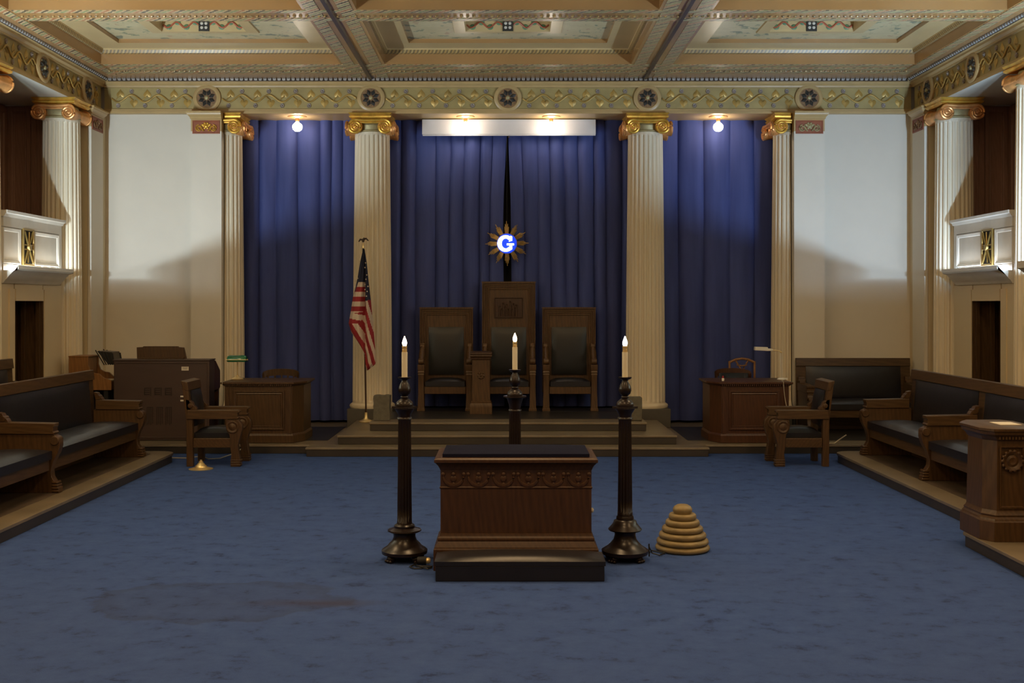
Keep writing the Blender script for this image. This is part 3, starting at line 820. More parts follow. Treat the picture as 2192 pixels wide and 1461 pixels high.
# ================================================================== THRONES
def scroll_arm(m, x, y0, z0, y1, z1, w=.085):
    """carved arm: a small scroll in front, rising to a larger one at the back"""
    pts = [(y0, z0), (y0+.06, z0+.045), (y0+.13, z0+.10), (y0+.2, z0+.17), (y1, z1)]
    for i, (a, b) in enumerate(zip(pts, pts[1:])):
        pass
    m.tube([(x, p[0], p[1]) for p in pts], lambda t_: .036+.012*math.sin(PI*t_), 10)
    m.lathe([(0, -w/2), (.042, -w/2), (.05, -w/2+.012), (.05, w/2-.012), (.042, w/2), (0, w/2)], 18, c=(x, y0, z0), axis='x')
    m.lathe([(0, -w/2), (.042, -w/2), (.055, -w/2+.012), (.055, w/2-.012), (.042, w/2), (0, w/2)], 18, c=(x, y1, z1), axis='x')
def throne(hb, label, loc, relief=False):
    t = thing('throne', label, 'throne', loc, group='three officers\' thrones on the dais')
    w = .435
    m = MB(); yb = .40
    m.box(-w, w, yb, yb+.06, .27, hb)
    reed = [(0, yb), (0, yb-.03), (.012, yb-.03), (.02, yb-.012), (.028, yb-.012), (.034, yb-.024), (.046, yb-.024), (.052, yb-.008), (.06, yb-.008), (.066, yb-.018), (.078, yb-.018), (.084, yb-.004), (.092, yb-.004), (.098, yb-.012), (.11, yb-.012), (.118, yb-.001)]
    m.ringv(-w, w, .30, hb, reed, cap=False)
    m.box(-w-.008, w+.008, yb-.035, yb+.062, hb, hb+.018)
    m.obj('backrest', 'oak2', t, smooth=20)
    if relief:
        m = MB(); z0, z1 = hb-.59, hb-.24
        m.ringv(-.24, .24, z0, z1, [(0, yb-.001), (0, yb-.02), (.012, yb-.02), (.02, yb-.006)])
        for k, (x, hh) in enumerate(((-.15, .14), (-.09, .19), (-.035, .17), (.02, .22), (.075, .18), (.125, .16))):
            m.tube([(x, yb-.012, z0+.04), (x+.005, yb-.016, z0+.04+hh*.6), (x, yb-.012, z0+.04+hh)], lambda t_: .02*(1-.4*t_), 7)
            m.ball((x, yb-.014, z0+.04+hh+.02), .016, 8, 6)
        m.tube([(-.14, yb-.012, z0+.15), (-.06, yb-.016, z0+.2), (.02, yb-.016, z0+.14), (.12, yb-.012, z0+.19)], .012, 6)
        m.box(-.21, .21, yb-.016, yb-.004, z0+.022, z0+.04)
        m.obj('carved_relief', 'walnut', t)
    m = MB(); m.cushion(-.285, .285, .56, 1.335, 0, .05, .03, 12, 12); m.xform(Matrix(((1, 0, 0, 0), (0, 0, -1, yb-.002), (0, 1, 0, 0), (0, 0, 0, 1))))
    m.obj('back_cushion', 'leather2', t)
    m = MB(); m.cushion(-.315, .315, .0, yb-.06, .39, .50, .025, 10, 10); m.obj('seat_cushion', 'leather', t)
    m = MB(); m.box(-.33, .33, .01, .05, .27, .385); m.box(-.36, -.33, .05, yb, .27, .385); m.box(.33, .36, .05, yb, .27, .385); m.obj('seat_rail', 'oak2', t, bevel=.006, smooth=0)
    for sg in (-1, 1):
        x = sg*.385
        m = MB(); m.rects(x, .05, [(.062, .075, 0), (.062, .075, .03), (.052, .062, .05), (.05, .058, .12), (.044, .05, .3), (.043, .05, .56), (.05, .055, .58), (.045, .05, .60), (.052, .056, .615), (.046, .05, .64), (.054, .058, .66), (.054, .058, .74)])
        m.obj('leg', 'oak2', t, smooth=25)
        m = MB(); m.box(x-.03, x+.03, yb-.01, yb+.05, 0, .27); m.obj('leg', 'oak2', t, smooth=0)
        m = MB(); scroll_arm(m, x, .03, .79, yb-.08, 1.02); m.obj('arm', 'oak2', t)
        m = MB(); m.box(x-.03, x+.03, .09, yb, .385, .74); m.obj('side_panel', 'oak2', t, smooth=0)
    return t
throne(1.64, 'low-backed throne left of the tall one, behind the left candle pillar', (-1.005, 17.95, .387))
throne(2.06, 'tallest throne with carved relief panel, in the middle of the dais', (.015, 17.95, .387), True)
throne(1.64, 'low-backed throne on the right of the tall one', (1.0, 17.95, .387))

# small pedestal in front of the tall throne
t = thing('pedestal_stand', 'narrow square oak pedestal standing in front of the tall throne', 'pedestal', (-.418, 17.60, .387))
m = MB(); m.rects(0, 0, [(.172, .17, 0), (.172, .17, .10), (.168, .165, .15), (.155, .155, .17), (.158, .158, .185), (.145, .145, .20)]); m.obj('base', 'oak2', t, smooth=25)
m = MB(); m.rects(0, 0, [(.14, .14, .20), (.135, .135, .84)])
m.lathe([(0, -.01), (.05, -.01), (.06, .0), (.06, .01), (0, .01)], 20, c=(0, -.142, .60), axis='y')
for k in range(8):
    a = 2*PI*k/8; m.ball((.045*math.cos(a), -.148, .6+.045*math.sin(a)), .016, 8, 6)
m.ball((0, -.15, .6), .02, 8, 6)
m.obj('post', 'oak2', t, smooth=25)
m = MB(); m.rects(0, 0, [(.14, .14, .84), (.15, .15, .855), (.15, .15, .87), (.172, .17, .90), (.165, .165, .915), (.172, .172, .93), (.17, .17, .955), (.13, .13, .97)]); m.obj('top', 'walnut', t, smooth=25)

# stone ashlars at the ends of the top step
t = MB(); t.box(-.118, .118, -.118, .118, 0, .36); bmesh.ops.subdivide_edges(t.bm, edges=t.bm.edges[:], cuts=6, use_grid_fill=True)
for v in t.bm.verts: v.co += Vector((rnd.uniform(-1, 1), rnd.uniform(-1, 1), rnd.uniform(-1, 1) if v.co.z > .01 else 0))*.006
o = t.obj('stone_block', 'ashlar', loc=(-1.86, 16.62, .386), smooth=50); tag(o, 'rough grey stone block beside the flag stand', 'stone block')
o = MB().box(-.118, .118, -.118, .118, 0, .335).obj('stone_block', 'ashlar', loc=(1.86, 16.62, .386), bevel=.006, smooth=0); tag(o, 'smooth grey stone block behind the right candle pillar', 'stone block')

# ================================================================== FLAG
t = thing('flag_on_stand', 'furled American flag on a pole with brass base, before the left column', 'flag', (-2.215, 17.52, .256))
m = MB(); m.lathe([(0, 0), (.105, 0), (.108, .012), (.09, .028), (.05, .04), (.03, .07), (.026, .12), (.022, .15), (0, .15)], 28); m.obj('base', 'brass', t)
m = MB(); m.tube([(0, 0, .12), (-.045, 0, 2.72)], .014, 10); m.obj('pole', 'walnut', t)
m = MB(); m.lathe([(0, 0), (.016, 0), (.02, .02), (.012, .05), (.016, .07), (0, .09)], 12, c=(-.045, 0, 2.71)); m.obj('ferrule', 'brass', t)
m = MB(); m.ball((-.045, 0, 2.835), .026, 10, 8, (.9, 1.1, 1.2)); m.tube([(-.115, .01, 2.815), (-.09, 0, 2.85), (-.05, 0, 2.842), (-.0, 0, 2.865), (.035, .01, 2.83)], lambda q: .010+.008*math.sin(PI*q), 6); m.ball((-.03, -.02, 2.868), .012, 8, 6); m.obj('eagle_finial', 'bronze', t)
# cloth: outline in metres (x from the pole, height), split at a deep central fold
LE = [(212, 135), (190, 230), (170, 350), (150, 440), (135, 490), (120, 590), (102, 690), (125, 760), (180, 840), (222, 910), (232, 1000), (238, 1040)]
RE = [(222, 135), (238, 240), (252, 380), (268, 510), (285, 680), (295, 800), (308, 960), (302, 995), (246, 1040)]
def edge(E, q):
    for (x0, y0), (x1, y1) in zip(E, E[1:]):
        if y0 <= q <= y1: return x0+(x1-x0)*(q-y0)/(y1-y0)
    return E[-1][0]
def flag_col(a, q):
    if a < 226:
        if q < 385: return 2
        if a < 176 and q < 385+(176-a)*2.6 and q < 470: return 2
        if q < 600+(226-a)*.2: return 0 if int((q-385)//36) % 2 == 1 else 1
        v = q+1.0*(a-226)
        if q < 690 and v < 640 : return 0 if (q-a*.2) % 90 < 45 else 1
        d = q-1.65*(a-226)
        return 0 if ((915-d) % 148) < 74 else 1
    if q < 525-(a-226)*.3: return 2
    d = q-3.6*(a-230)
    return 0 if ((d-540) % 178) < 92 else 1
m = MB(); nc, nr = 44, 150; SC = 3.478*2400/17.45
V = []
for j in range(nr+1):
    q = 135+905*j/nr; a0, a1 = edge(LE, q), edge(RE, q); row = []
    for i in range(nc+1):
        u = i/nc; a = a0+(a1-a0)*u; wd = (a1-a0)/200
        mid = (226-a0)/max(1, a1-a0); dd = (u-mid)
        y = -.03-.10*wd*(abs(math.sin(PI*min(1, u/max(mid, .05)))) if u < mid else abs(math.sin(PI*min(1, (u-mid)/max(1-mid, .05)))))*1.3 - .012*math.sin(u*21+q*.008)
        row.append((m.bm.verts.new(((a-232)/SC+.002, y, 2.70-(q-135)/SC)), a))
    V.append((q, row))
for j in range(nr):
    for i in range(nc):
        A = V[j][1]; B = V[j+1][1]
        m.mi = flag_col((A[i][1]+A[i+1][1]+B[i][1]+B[i+1][1])/4, (V[j][0]+V[j+1][0])/2)
        m._face([A[i][0], A[i+1][0], B[i+1][0], B[i][0]])
m.mi = 1
STARS = [(192, 228), (178, 355), (163, 375), (160, 405), (155, 430), (235, 240), (230, 275), (245, 330), (239, 362), (232, 400), (254, 415), (248, 452), (243, 487), (232, 438)]
for a, q in STARS:
    c = Vector(((a-232)/SC, -.10 if q > 300 else -.075, 2.70-(q-135)/SC)); r = .0145
    pts = [(c.x+(r if k % 2 == 0 else r*.45)*math.sin(PI*k/5), c.z+(r if k % 2 == 0 else r*.45)*math.cos(PI*k/5)) for k in range(10)]
    m.prism(pts, 'y', c.y-.035, c.y-.03)
o = m.obj('flag_cloth', ['f_red', 'f_white', 'f_blue'], t, smooth=70)

# ================================================================== CANDLE PILLARS
def pillar(label, loc, kind, hot):
    t = thing('candle_pillar', label, 'candle stand', loc, group='three candle pillars round the altar')
    if kind == 'a': zb, prof = .288, [(.0, .06), (.15, .055), (.186, .06), (.188, .085), (.17, .10), (.145, .115), (.125, .14), (.10, .165), (.09, .195), (.092, .22), (.12, .232), (.138, .242), (.136, .252), (.10, .262), (.085, .268), (.085, .285), (.075, .293), (.066, .30), (0, .30)]
    else: zb, prof = .364, [(.0, .05), (.15, .048), (.188, .055), (.192, .085), (.17, .10), (.145, .115), (.12, .14), (.095, .17), (.085, .21), (.09, .235), (.132, .245), (.138, .255), (.125, .27), (.112, .285), (.10, .30), (.09, .325), (.072, .335), (.072, .35), (.066, .365), (0, .365)]
    m = MB(); m.lathe(prof, 40); m.obj('base', 'mahog', t, smooth=50)
    for k in range(4):
        a = PI/4+PI/2*k; m = MB(); r = .14
        m.ball((r*math.cos(a), r*math.sin(a), .03), .034, 10, 8, (1.1, 1.1, 1))
        for q in (-1, 0, 1): m.ball(((r+.03)*math.cos(a+q*.16), (r+.03)*math.sin(a+q*.16), .014), .016, 8, 6, (1, 1, .85))
        m.obj('foot', 'mahog', t)
    zc = 1.155 if kind != 'c' else 1.12
    m = MB(); rings = [(.0615, zb), (.0615, zb+.03)] + [(.060+(.052-.060)*k/8, zb+.035+(zc-zb-.06)*k/8) for k in range(9)] + [(.053, zc-.005), (.053, zc+.01)]
    m.lathe(rings, 64, flute=16, fdepth=.13, frange=(zb+.034, zc-.024)); m.obj('shaft', 'mahog', t, smooth=60)
    m = MB()
    if kind != 'c':
        m.lathe([(.053, zc), (.062, zc+.003), (.06, zc+.015), (.05, zc+.02), (.056, zc+.045), (.075, zc+.075), (.082, zc+.085), (.082, zc+.095), (0, zc+.095)], 32)
        m.loft([[(x*.105, y*.105, z) for x, y in ((-1, 0), (-.35, -.62), (0, -1), (.62, -.35), (1, 0), (.35, .62), (0, 1), (-.62, .35))] for z in (zc+.088, zc+.105)])
        z = zc+.105
    else:
        m.lathe([(.053, zc), (.06, zc+.003), (.06, zc+.012), (.05, zc+.02), (.056, zc+.06), (.068, zc+.10), (.075, zc+.12), (.105, zc+.128), (.105, zc+.14), (0, zc+.14)], 32); z = zc+.14
    m.lathe([(.07, z), (.073, z+.012), (.066, z+.035), (.045, z+.055), (.028, z+.066), (.033, z+.072), (.033, z+.078), (.024, z+.086), (.03, z+.092), (.045, z+.105), (.052, z+.13), (.05, z+.15), (.042, z+.175), (.03, z+.195), (.024, z+.205), (.024, z+.215), (.045, z+.225), (.054, z+.232), (.054, z+.24), (0, z+.24)], 36, flute=18, fdepth=.06, frange=(z+.09, z+.18))
    m.obj('capital', 'mahog', t, smooth=55); z += .24
    m = MB(); m.lathe([(.024, z), (.024, z+.205), (0, z+.205)], 24); m.obj('candle', 'candle', t); z += .205
    m = MB(); m.lathe([(.02, z), (.021, z+.02), (.019, z+.022), (.021, z+.03), (.021, z+.05), (0, z+.05)], 20); m.obj('socket', 'brass', t); z += .05
    m = MB(); m.lathe([(.012, z), (.018, z+.014), (.0195, z+.028), (.015, z+.046), (.008, z+.062), (.003, z+.078), (0, z+.08)], 16); m.obj('bulb', hot, t)
    return t
pillar('dark carved candle pillar left of the altar', (-.847, 9.2, 0), 'a', 'cbulb_warm')
pillar('dark carved candle pillar between the altar and the beehive, with whitest bulb', (.962, 9.2, 0), 'b', 'cbulb_cool')
pillar('dark carved candle pillar standing behind the altar', (.065, 10.25, 0), 'c', 'cbulb_warm')

# black cables of the pillars, and their plug
m = MB(); m.tube([(-.64, 9.12, .012), (-.70, 9.07, .012), (-.745, 8.99, .012), (-.78, 8.92, .01), (-.74, 8.86, .01), (-.64, 8.88, .01), (-.60, 8.92, .012), (-.74, 8.94, .012), (-.7, 8.88, .022), (-.63, 8.84, .012), (-.60, 8.88, .012)], .006, 6)
o = m.obj('cable', 'cable'); tag(o, 'black cable looped on the carpet between left candle pillar and altar', 'cable')
m = MB(); m.tube([(1.165, 9.24, .02), (1.165, 9.25, .12), (1.17, 9.3, .09), (1.20, 9.32, .03), (1.26, 9.32, .012), (1.32, 9.4, .012), (1.22, 9.5, .012), (1.19, 9.42, .012)], .006, 6)
o = m.obj('cable', 'cable'); tag(o, 'black cable curling from the right candle pillar towards the beehive', 'cable')
t = thing('plug_connector', 'black and brass plug lying by the kneeler corner', 'plug', (-.665, 8.99, .042))
m = MB(); m.lathe([(0, -.06), (.03, -.06), (.034, -.02), (.034, .01), (0, .01)], 14, axis='x'); m.obj('body', 'black', t)
m = MB(); m.lathe([(0, .011), (.024, .011), (.026, .03), (.018, .045), (0, .045)], 14, axis='x'); m.obj('tip', 'brass', t)

# ================================================================== ALTAR
t = thing('altar', 'oak altar with carved swags and dark blue pad in the middle of the carpet', 'altar', (.065, 9.16, 0))
hd = .28
m = MB(); m.rects(0, 0, [(.65, hd+.06, 0), (.65, hd+.06, .165), (.645, hd+.055, .175), (.635, hd+.045, .18)]); m.obj('plinth', 'walnut', t, smooth=25)
m = MB(); m.rects(0, 0, [(.64, hd+.05, .18), (.63, hd+.04, .20), (.615, hd+.025, .225), (.62, hd+.03, .235), (.618, hd+.028, .25), (.605, hd+.015, .265), (.60, hd+.01, .285)]); m.obj('base_moulding', 'walnut', t, smooth=25)
m = MB(); m.rects(0, 0, [(.598, hd, .285), (.598, hd, .635), (.605, hd+.006, .642), (.605, hd+.006, .648), (.598, hd, .655), (.598, hd, .80)]); m.obj('body', 'walnut', t, smooth=25)
m = MB()
def swag(cx, y, flip):
    w = .082
    P = [(cx+w*math.cos(PI+PI*k/12), y, .745+.085*math.sin(PI+PI*k/12)) for k in range(13)]
    m.tube(P, lambda q: .008+.009*math.sin(PI*q), 8)
    m.ball((cx, y, .715), .026, 10, 8, (1, .6, 1.1)); m.ball((cx, y-.004, .752), .018, 8, 6)
    m.ball((cx, y, .675), .014, 8, 6); m.ball((cx-w, y, .752), .018, 8, 6); m.ball((cx+w, y, .752), .018, 8, 6)
    m.box(cx-w-.014-.003, cx-w-.014+.003, y-.006, y+.006, .66, .775)
for k in range(6): swag(-.495+.198*k, -hd-.002, 1)
m.xform(Matrix.Translation((0, -hd-.002, 0)) @ Matrix.Scale(.55, 4, (0, 1, 0)) @ Matrix.Translation((0, hd+.002, 0)))
m.obj('carved_frieze', 'walnut', t)
m = MB(); m.rects(0, 0, [(.60, hd+.002, .785), (.605, hd+.01, .80), (.615, hd+.02, .82), (.635, hd+.045, .845), (.645, hd+.055, .85), (.645, hd+.055, .872), (.62, hd+.035, .884), (.59, hd+.01, .886)]); m.obj('top', 'walnut', t, smooth=25)
m = MB(); m.cushion(-.582, .582, -hd-.005, hd+.005, .887, .922, .008, 14, 10); m.obj('pad', 'navy', t)
m = MB(); m.lathe([(0, .598), (.012, .598), (.012, .61), (.02, .614), (.02, .628), (.008, .636), (0, .636)], 14, c=(0, -.02, .42), axis='x'); m.obj('knob', 'white', t)
t = thing('kneeler', 'long black padded kneeler on the carpet against the altar front', 'kneeler', (.092, 8.645, 0))
m = MB(); m.rects(0, 0, [(.64, .165, 0), (.64, .165, .118)]); m.obj('base', 'leather', t, smooth=0, bevel=.006)
m = MB(); m.cushion(-.648, .648, -.172, .168, .119, .165, .035, 24, 10); m.obj('pad', 'leather', t)

# beehive
m = MB(); prof = [(0, 0)]
z = 0
for i, r in enumerate((.232, .222, .202, .176, .146, .118)):
    hh = .052
    prof += [(r*.90, z), (r*.985, z+hh*.22), (r, z+hh*.5), (r*.97, z+hh*.8), (r*.90, z+hh)]; z += hh
prof += [(.072, z), (.082, z+.02), (.082, z+.04), (.07, z+.06), (.045, z+.075), (0, z+.08)]
m.lathe(prof, 48); o = m.obj('beehive', 'beehive', loc=(1.493, 9.58, 0), smooth=60)
tag(o, 'stepped golden beehive standing on the carpet right of the altar', 'beehive')

# brass lamp foot on the carpet
m = MB(); m.lathe([(0, 0), (.15, 0), (.152, .008), (.11, .018), (.075, .03), (.07, .045), (.05, .06), (.04, .075), (.028, .085), (.026, .10), (.014, .105), (.014, .12), (0, .12)], 32)
o = m.obj('brass_lamp_foot', 'brass', loc=(-3.90, 14.25, 0)); tag(o, 'round brass lamp foot on the carpet beside the left armchair', 'lamp foot')

# ================================================================== ARMCHAIRS
FL_OUT = [(785, 815), (830, 870), (835, 930), (815, 1000), (795, 1060), (785, 1110), (798, 1200), (812, 1270), (815, 1342)]
FL_IN = [(705, 1342), (705, 1280), (715, 1200), (702, 1130), (700, 1030), (690, 985), (662, 940), (650, 880), (662, 820)]
def cxz(p): return ((p[0]-215)/862, (1342-p[1])/862)
def armchair(label, loc, rz):
    t = thing('armchair', label, 'armchair', loc, rz, group='pair of carved oak armchairs')
    for sg in (-1, 1):
        y = sg*.26
        m = MB(); m.prism([(0, 0), (.082, 0), (.078, .6), (.01, 1.075), (-.062, 1.075), (-.004, .6)], 'y', y-.04, y+.04); m.obj('leg', 'oak', t, bevel=.006, smooth=0)
        m = MB(); m.prism([cxz(p) for p in FL_OUT+FL_IN], 'y', y-.045, y+.045)
        c = cxz((745, 900))
        for q in (-1, 1):
            yy = y+q*.045
            m.lathe([(0, 0), (.075, 0), (.085, q*.006), (.075, q*.014), (.055, q*.01), (.05, q*.006), (.03, q*.016), (0, q*.018)], 24, c=(c[0]-.02, yy, c[1]), axis='y')
        for zz in (.02, .05, .08): m.box(.565, .705, y-.05, y+.05, zz, zz+.012)
        m.obj('leg', 'oak', t, bevel=.006, smooth=40)
        m = MB(); m.prism([(.0, .615), (.66, .615), (.675, .63), (.66, .645), (.66, .69), (.685, .70), (.69, .715), (.67, .73), (0.02, .73)], 'y', y-.055, y+.055)
        m.obj('arm', 'oaky', t, bevel=.005, smooth=0)
        m = MB(); m.prism([(-.0, .731), (.13, .731), (.125, .76), (.09, .79), (.075, .83), (.03, .86), (-.012, .87)], 'y', y-.04, y+.04)
        for q in (-1, 1): m.lathe([(0, 0), (.03, 0), (.034, q*.008), (.016, q*.014), (0, q*.012)], 16, c=(.05, y+q*.04, .785), axis='y')
        m.obj('arm_bracket', 'oak', t, bevel=.004, smooth=40)
        m = MB(); m.box(.085, .57, y-.03, y+.03, .245, .365); m.obj('seat_rail', 'oakx', t, bevel=.005, smooth=0)
    m = MB(); m.box(.56, .60, -.214, .214, .245, .365); m.box(.02, .06, -.219, .219, .245, .365); m.obj('seat_rail', 'oak', t, bevel=.005, smooth=0)
    m = MB(); m.cushion(.075, .60, -.213, .213, .366, .45, .055, 12, 12); m.obj('seat_cushion', 'leather', t)
    m = MB(); m.prism([(-.012, .98), (.03, .98), (.012, 1.09), (-.07, 1.11), (-.07, 1.075)], 'y', -.305, .305); m.obj('top_rail', 'oak', t, bevel=.006, smooth=0)
    m = MB(); m.prism([(.03, .5), (.055, .5), (.0, .985), (-.025, .985)], 'y', -.218, .218); m.obj('back_panel', 'oak', t, smooth=0)
    m = MB(); m.cushion(-.215, .215, 0, .46, 0, .05, .04, 10, 10)
    # stand the pad up against the back, facing +x, leaning
    m.xform(Matrix(((0, -.11, 1, .056), (1, 0, 0, 0), (0, 1, .1, .515), (0, 0, 0, 1)))); m.obj('back_cushion', 'leather', t)
    return t
armchair('carved oak armchair on the carpet in front of the left desk, facing right', (-4.145, 14.76, 0), 0)
armchair('carved oak armchair on the carpet in front of the right desk, facing left', (4.145, 14.76, 0), PI)

# ================================================================== DESKS
def desk(label, loc, s, wd):
    """s=+1: canted corner on +x"""
    t = thing('pedestal_desk', label, 'desk', loc, group='pair of panelled officers\' desks')
    P = [(-.49, 0), (.47, 0), (.59, .24), (.59, .82), (-.49, .82)]
    P = [(s*x, y) for x, y in P]
    if s < 0: P = P[::-1]
    m = MB()
    def lay(d, z): return [(x, y, z) for x, y in offset_poly(P, d)]
    m.loft([lay(.02, 0), lay(.02, .10), (lay(.012, .115)), lay(.0, .13)]); m.obj('plinth', wd, t, smooth=25)
    m = MB(); m.loft([lay(0, .13), lay(0, .80)])
    a, b = (-.36, .36) if s > 0 else (-.36, .36)
    m.ringv(a, b, .18, .74, [(0, -.001), (.0, -.02), (.02, -.022), (.035, -.008), (.05, -.014), (.06, -.003)])
    for x in (s*.43, s*-.45): m.box(x-.025, x+.025, -.014, -.001, .13, .80)
    m.obj('body', wd, t, smooth=25)
    m = MB(); m.loft([lay(.0, .80), lay(.02, .815), lay(.025, .825), lay(.05, .835), lay(.05, .858), lay(.04, .862)])
    n = 34
    for k in range(n):
        x = -.49+.96*(k+.5)/n*1.0; m.box(s*x-.008, s*x+.008, -.036, -.02, .806, .832)
    m.obj('desk_top', wd, t, smooth=25); return t
desk('oak panelled desk carrying the green-shaded lamp', (-3.53, 15.92, DL+.006), 1, 'oak')
desk('reddish oak panelled desk carrying the white swing-arm lamp', (3.50, 15.92, DL+.006), -1, 'redwood')
ZD = DL+.006+.862
# green banker's lamp
t = thing('bankers_lamp', 'brass desk lamp with green glass shade on the left desk', 'lamp', (-3.96, 16.42, ZD+.001))
m = MB(); m.lathe([(0, 0), (.085, 0), (.088, .01), (.065, .025), (.03, .04), (.018, .06), (0, .06)], 24); m.obj('base', 'brass', t)
m = MB(); m.tube([(0, 0, .055), (0, 0, .26), (0, -.01, .30)], .007, 8); m.obj('stem', 'brass', t)
m = MB(); m.loft([[(x*k, -.01+.075*math.sin(a)*k2, .285+.07*math.cos(a)*k2) for a in [-PI*.62+PI*1.24*i/10 for i in range(11)]] for x, k, k2 in ((-.145, 1, .55), (-.135, 1, .85), (-.11, 1, 1), (.11, 1, 1), (.135, 1, .85), (.145, 1, .55))], close=False, caps=False)
o = m.obj('shade', 'green', t); o.modifiers.new('thick', 'SOLIDIFY').thickness = .006
m = MB(); m.tube([(-.15, -.085, .29), (.15, -.085, .29)], .006, 6); m.ball((-.152, -.03, .29), .012, 8, 6); m.ball((.152, -.03, .29), .012, 8, 6); m.obj('shade_bar', 'brass', t)
m = MB(); m.tube([(-.06, -.09, .005), (-.07, -.42, .004)], .004, 5); m.tube([(-.07, -.42, .004), (-.075, -.57, .004), (-.076, -.575, -.02), (-.09, -.572, -.2)], .004, 5)
o = m.obj('lamp_cord', 'wcable', loc=(-3.96, 16.42, ZD+.001)); tag(o, 'thin lamp cord hanging over the front of the left desk', 'cord')
# white swing arm lamp
t = thing('swing_arm_lamp', 'white swing-arm lamp with flat shade on the right desk', 'lamp', (3.985, 16.35, ZD+.001))
m = MB(); m.lathe([(0, 0), (.055, 0), (.057, .012), (.03, .03), (0, .03)], 20); m.box(.03, .09, -.02, .02, 0, .028); m.obj('base', 'white', t)
m = MB(); m.tube([(0, 0, .02), (-.01, 0, .40)], .006, 8); m.tube([(.02, 0, .02), (.01, 0, .40)], .005, 8); m.obj('stem', 'white', t)
m = MB(); m.tube([(.012, 0, .40), (-.03, 0, .42), (-.14, 0, .435)], .007, 8); m.ball((.0, 0, .40), .014, 8, 6); m.obj('arm', 'brass', t)
m = MB(); m.prism([(-.13, .425), (-.13, .452), (-.20, .455), (-.20, .475), (-.385, .48), (-.39, .43), (-.20, .42)], 'y', -.05, .05); m.obj('shade', 'white', t, bevel=.006, smooth=0)
m = MB(); m.tube([(.05, -.06, .006), (-.07, -.3, .005), (-.085, -.475, .006), (-.086, -.496, .003), (-.087, -.497, -.03), (-.07, -.494, -.2), (-.04, -.492, -.36)], .005, 6)
o = m.obj('lamp_cord', 'wcable', loc=(3.985, 16.35, ZD+.001)); tag(o, 'pale lamp cord hanging over the front of the right desk', 'cord')
# tiny pair of figures on the right desk
t = thing('shaker', 'tiny white and pink bottle standing on the right desk', 'bottle', (3.09, 16.1, ZD+.001))
m = MB(); m.lathe([(0, 0), (.018, 0), (.02, .03), (.016, .04), (0, .04)], 12); m.obj('body', 'white', t)
m = MB(); m.lathe([(0, .041), (.014, .041), (.016, .06), (.008, .075), (0, .076)], 12); m.obj('cap', 'f_red', t)

# chairs behind the desks
def desk_chair(label, loc, rz, leather, ht=.95):
    t = thing('desk_chair', label, 'chair', loc, rz)
    for x, y in ((-.21, -.2), (.21, -.2), (-.2, .2), (.2, .2)):
        m = MB(); m.rects(x, y, [(.016, .016, 0), (.024, .024, .42)]); m.obj('leg', 'oak', t, smooth=25)
    m = MB(); m.cushion(-.25, .25, -.24, .24, .421, .47, .02, 8, 8); m.obj('seat', 'leather' if leather else 'oak', t)
    m = MB(); n = 24
    R = []
    for i in range(n+1):
        a = PI*i/n; x = .275*math.cos(a); y = .20+.09*math.sin(a)
        zt = ht-.085+.085*math.sin(a)**.6
        R.append([(x, y-.02, zt-.10), (x, y+.025, zt-.10), (x*1.02, y+.03, zt), (x*1.02, y-.025, zt)])
    m.loft(R); m.obj('top_rail', 'redwood' if leather else 'oak', t, smooth=50)
    for k in ((-.2, -.1, 0, .1, .2) if not leather else (-.24, .24)):
        m = MB(); m.tube([(k, .20+.07*(1-(k/.25)**2) if not leather else .21, .45), (k, .20+.07*(1-(k/.25)**2) if not leather else .23, ht-.10)], .014, 8); m.obj('spindle', 'oak', t)
    if leather:
        m = MB(); m.loft([[(.225*math.cos(PI*i/10), .155+.09*math.sin(PI*i/10), z) for i in range(11)] for z in (.50, ht-.07)], close=False, caps=False)
        o = m.obj('back_pad', 'leather', t); o.modifiers.new('thick', 'SOLIDIFY').thickness = .05
    return t
desk_chair('round-backed wooden chair behind the left desk', (-3.50, 17.08, DL+.006), 0, False, .965)
desk_chair('round-backed chair with black leather pad behind the right desk', (3.47, 17.08, DL+.006), 0, True, .975)
t = thing('side_chair', 'light wooden chair with openwork back behind the leather chair at the right desk', 'chair', (3.72, 17.62, DL+.006))
for x, y in ((-.19, -.15), (.19, -.15)):
    m = MB(); m.rects(x, y, [(.016, .016, 0), (.02, .02, .42)]); m.obj('leg', 'honey', t, smooth=25)
for x in (-.19, .19):
    m = MB(); m.tube([(x, .15, 0), (x, .15, .45), (x*1.05, .19, 1.06)], .018, 8); m.obj('leg', 'honey', t)
m = MB(); m.box(-.21, .21, -.17, .16, .421, .455); m.obj('seat', 'honey', t, bevel=.008, smooth=0)
m = MB(); m.tube([(-.2, .19, 1.04), (-.1, .2, 1.085), (0, .2, 1.10), (.1, .2, 1.085), (.2, .19, 1.04)], .02, 8); m.obj('top_rail', 'honey', t)
m = MB()
for sg in (-1, 1): m.tube([(sg*.02, .19, .75), (sg*.025, .19, .95), (sg*.07, .195, 1.02), (sg*.10, .2, 1.07)], .013, 7)
m.tube([(-.08, .195, 1.0), (0, .195, .985), (.08, .195, 1.0)], .012, 7); m.tube([(0, .19, .46), (0, .19, .76)], .03, 8); m.obj('splat', 'honey', t)

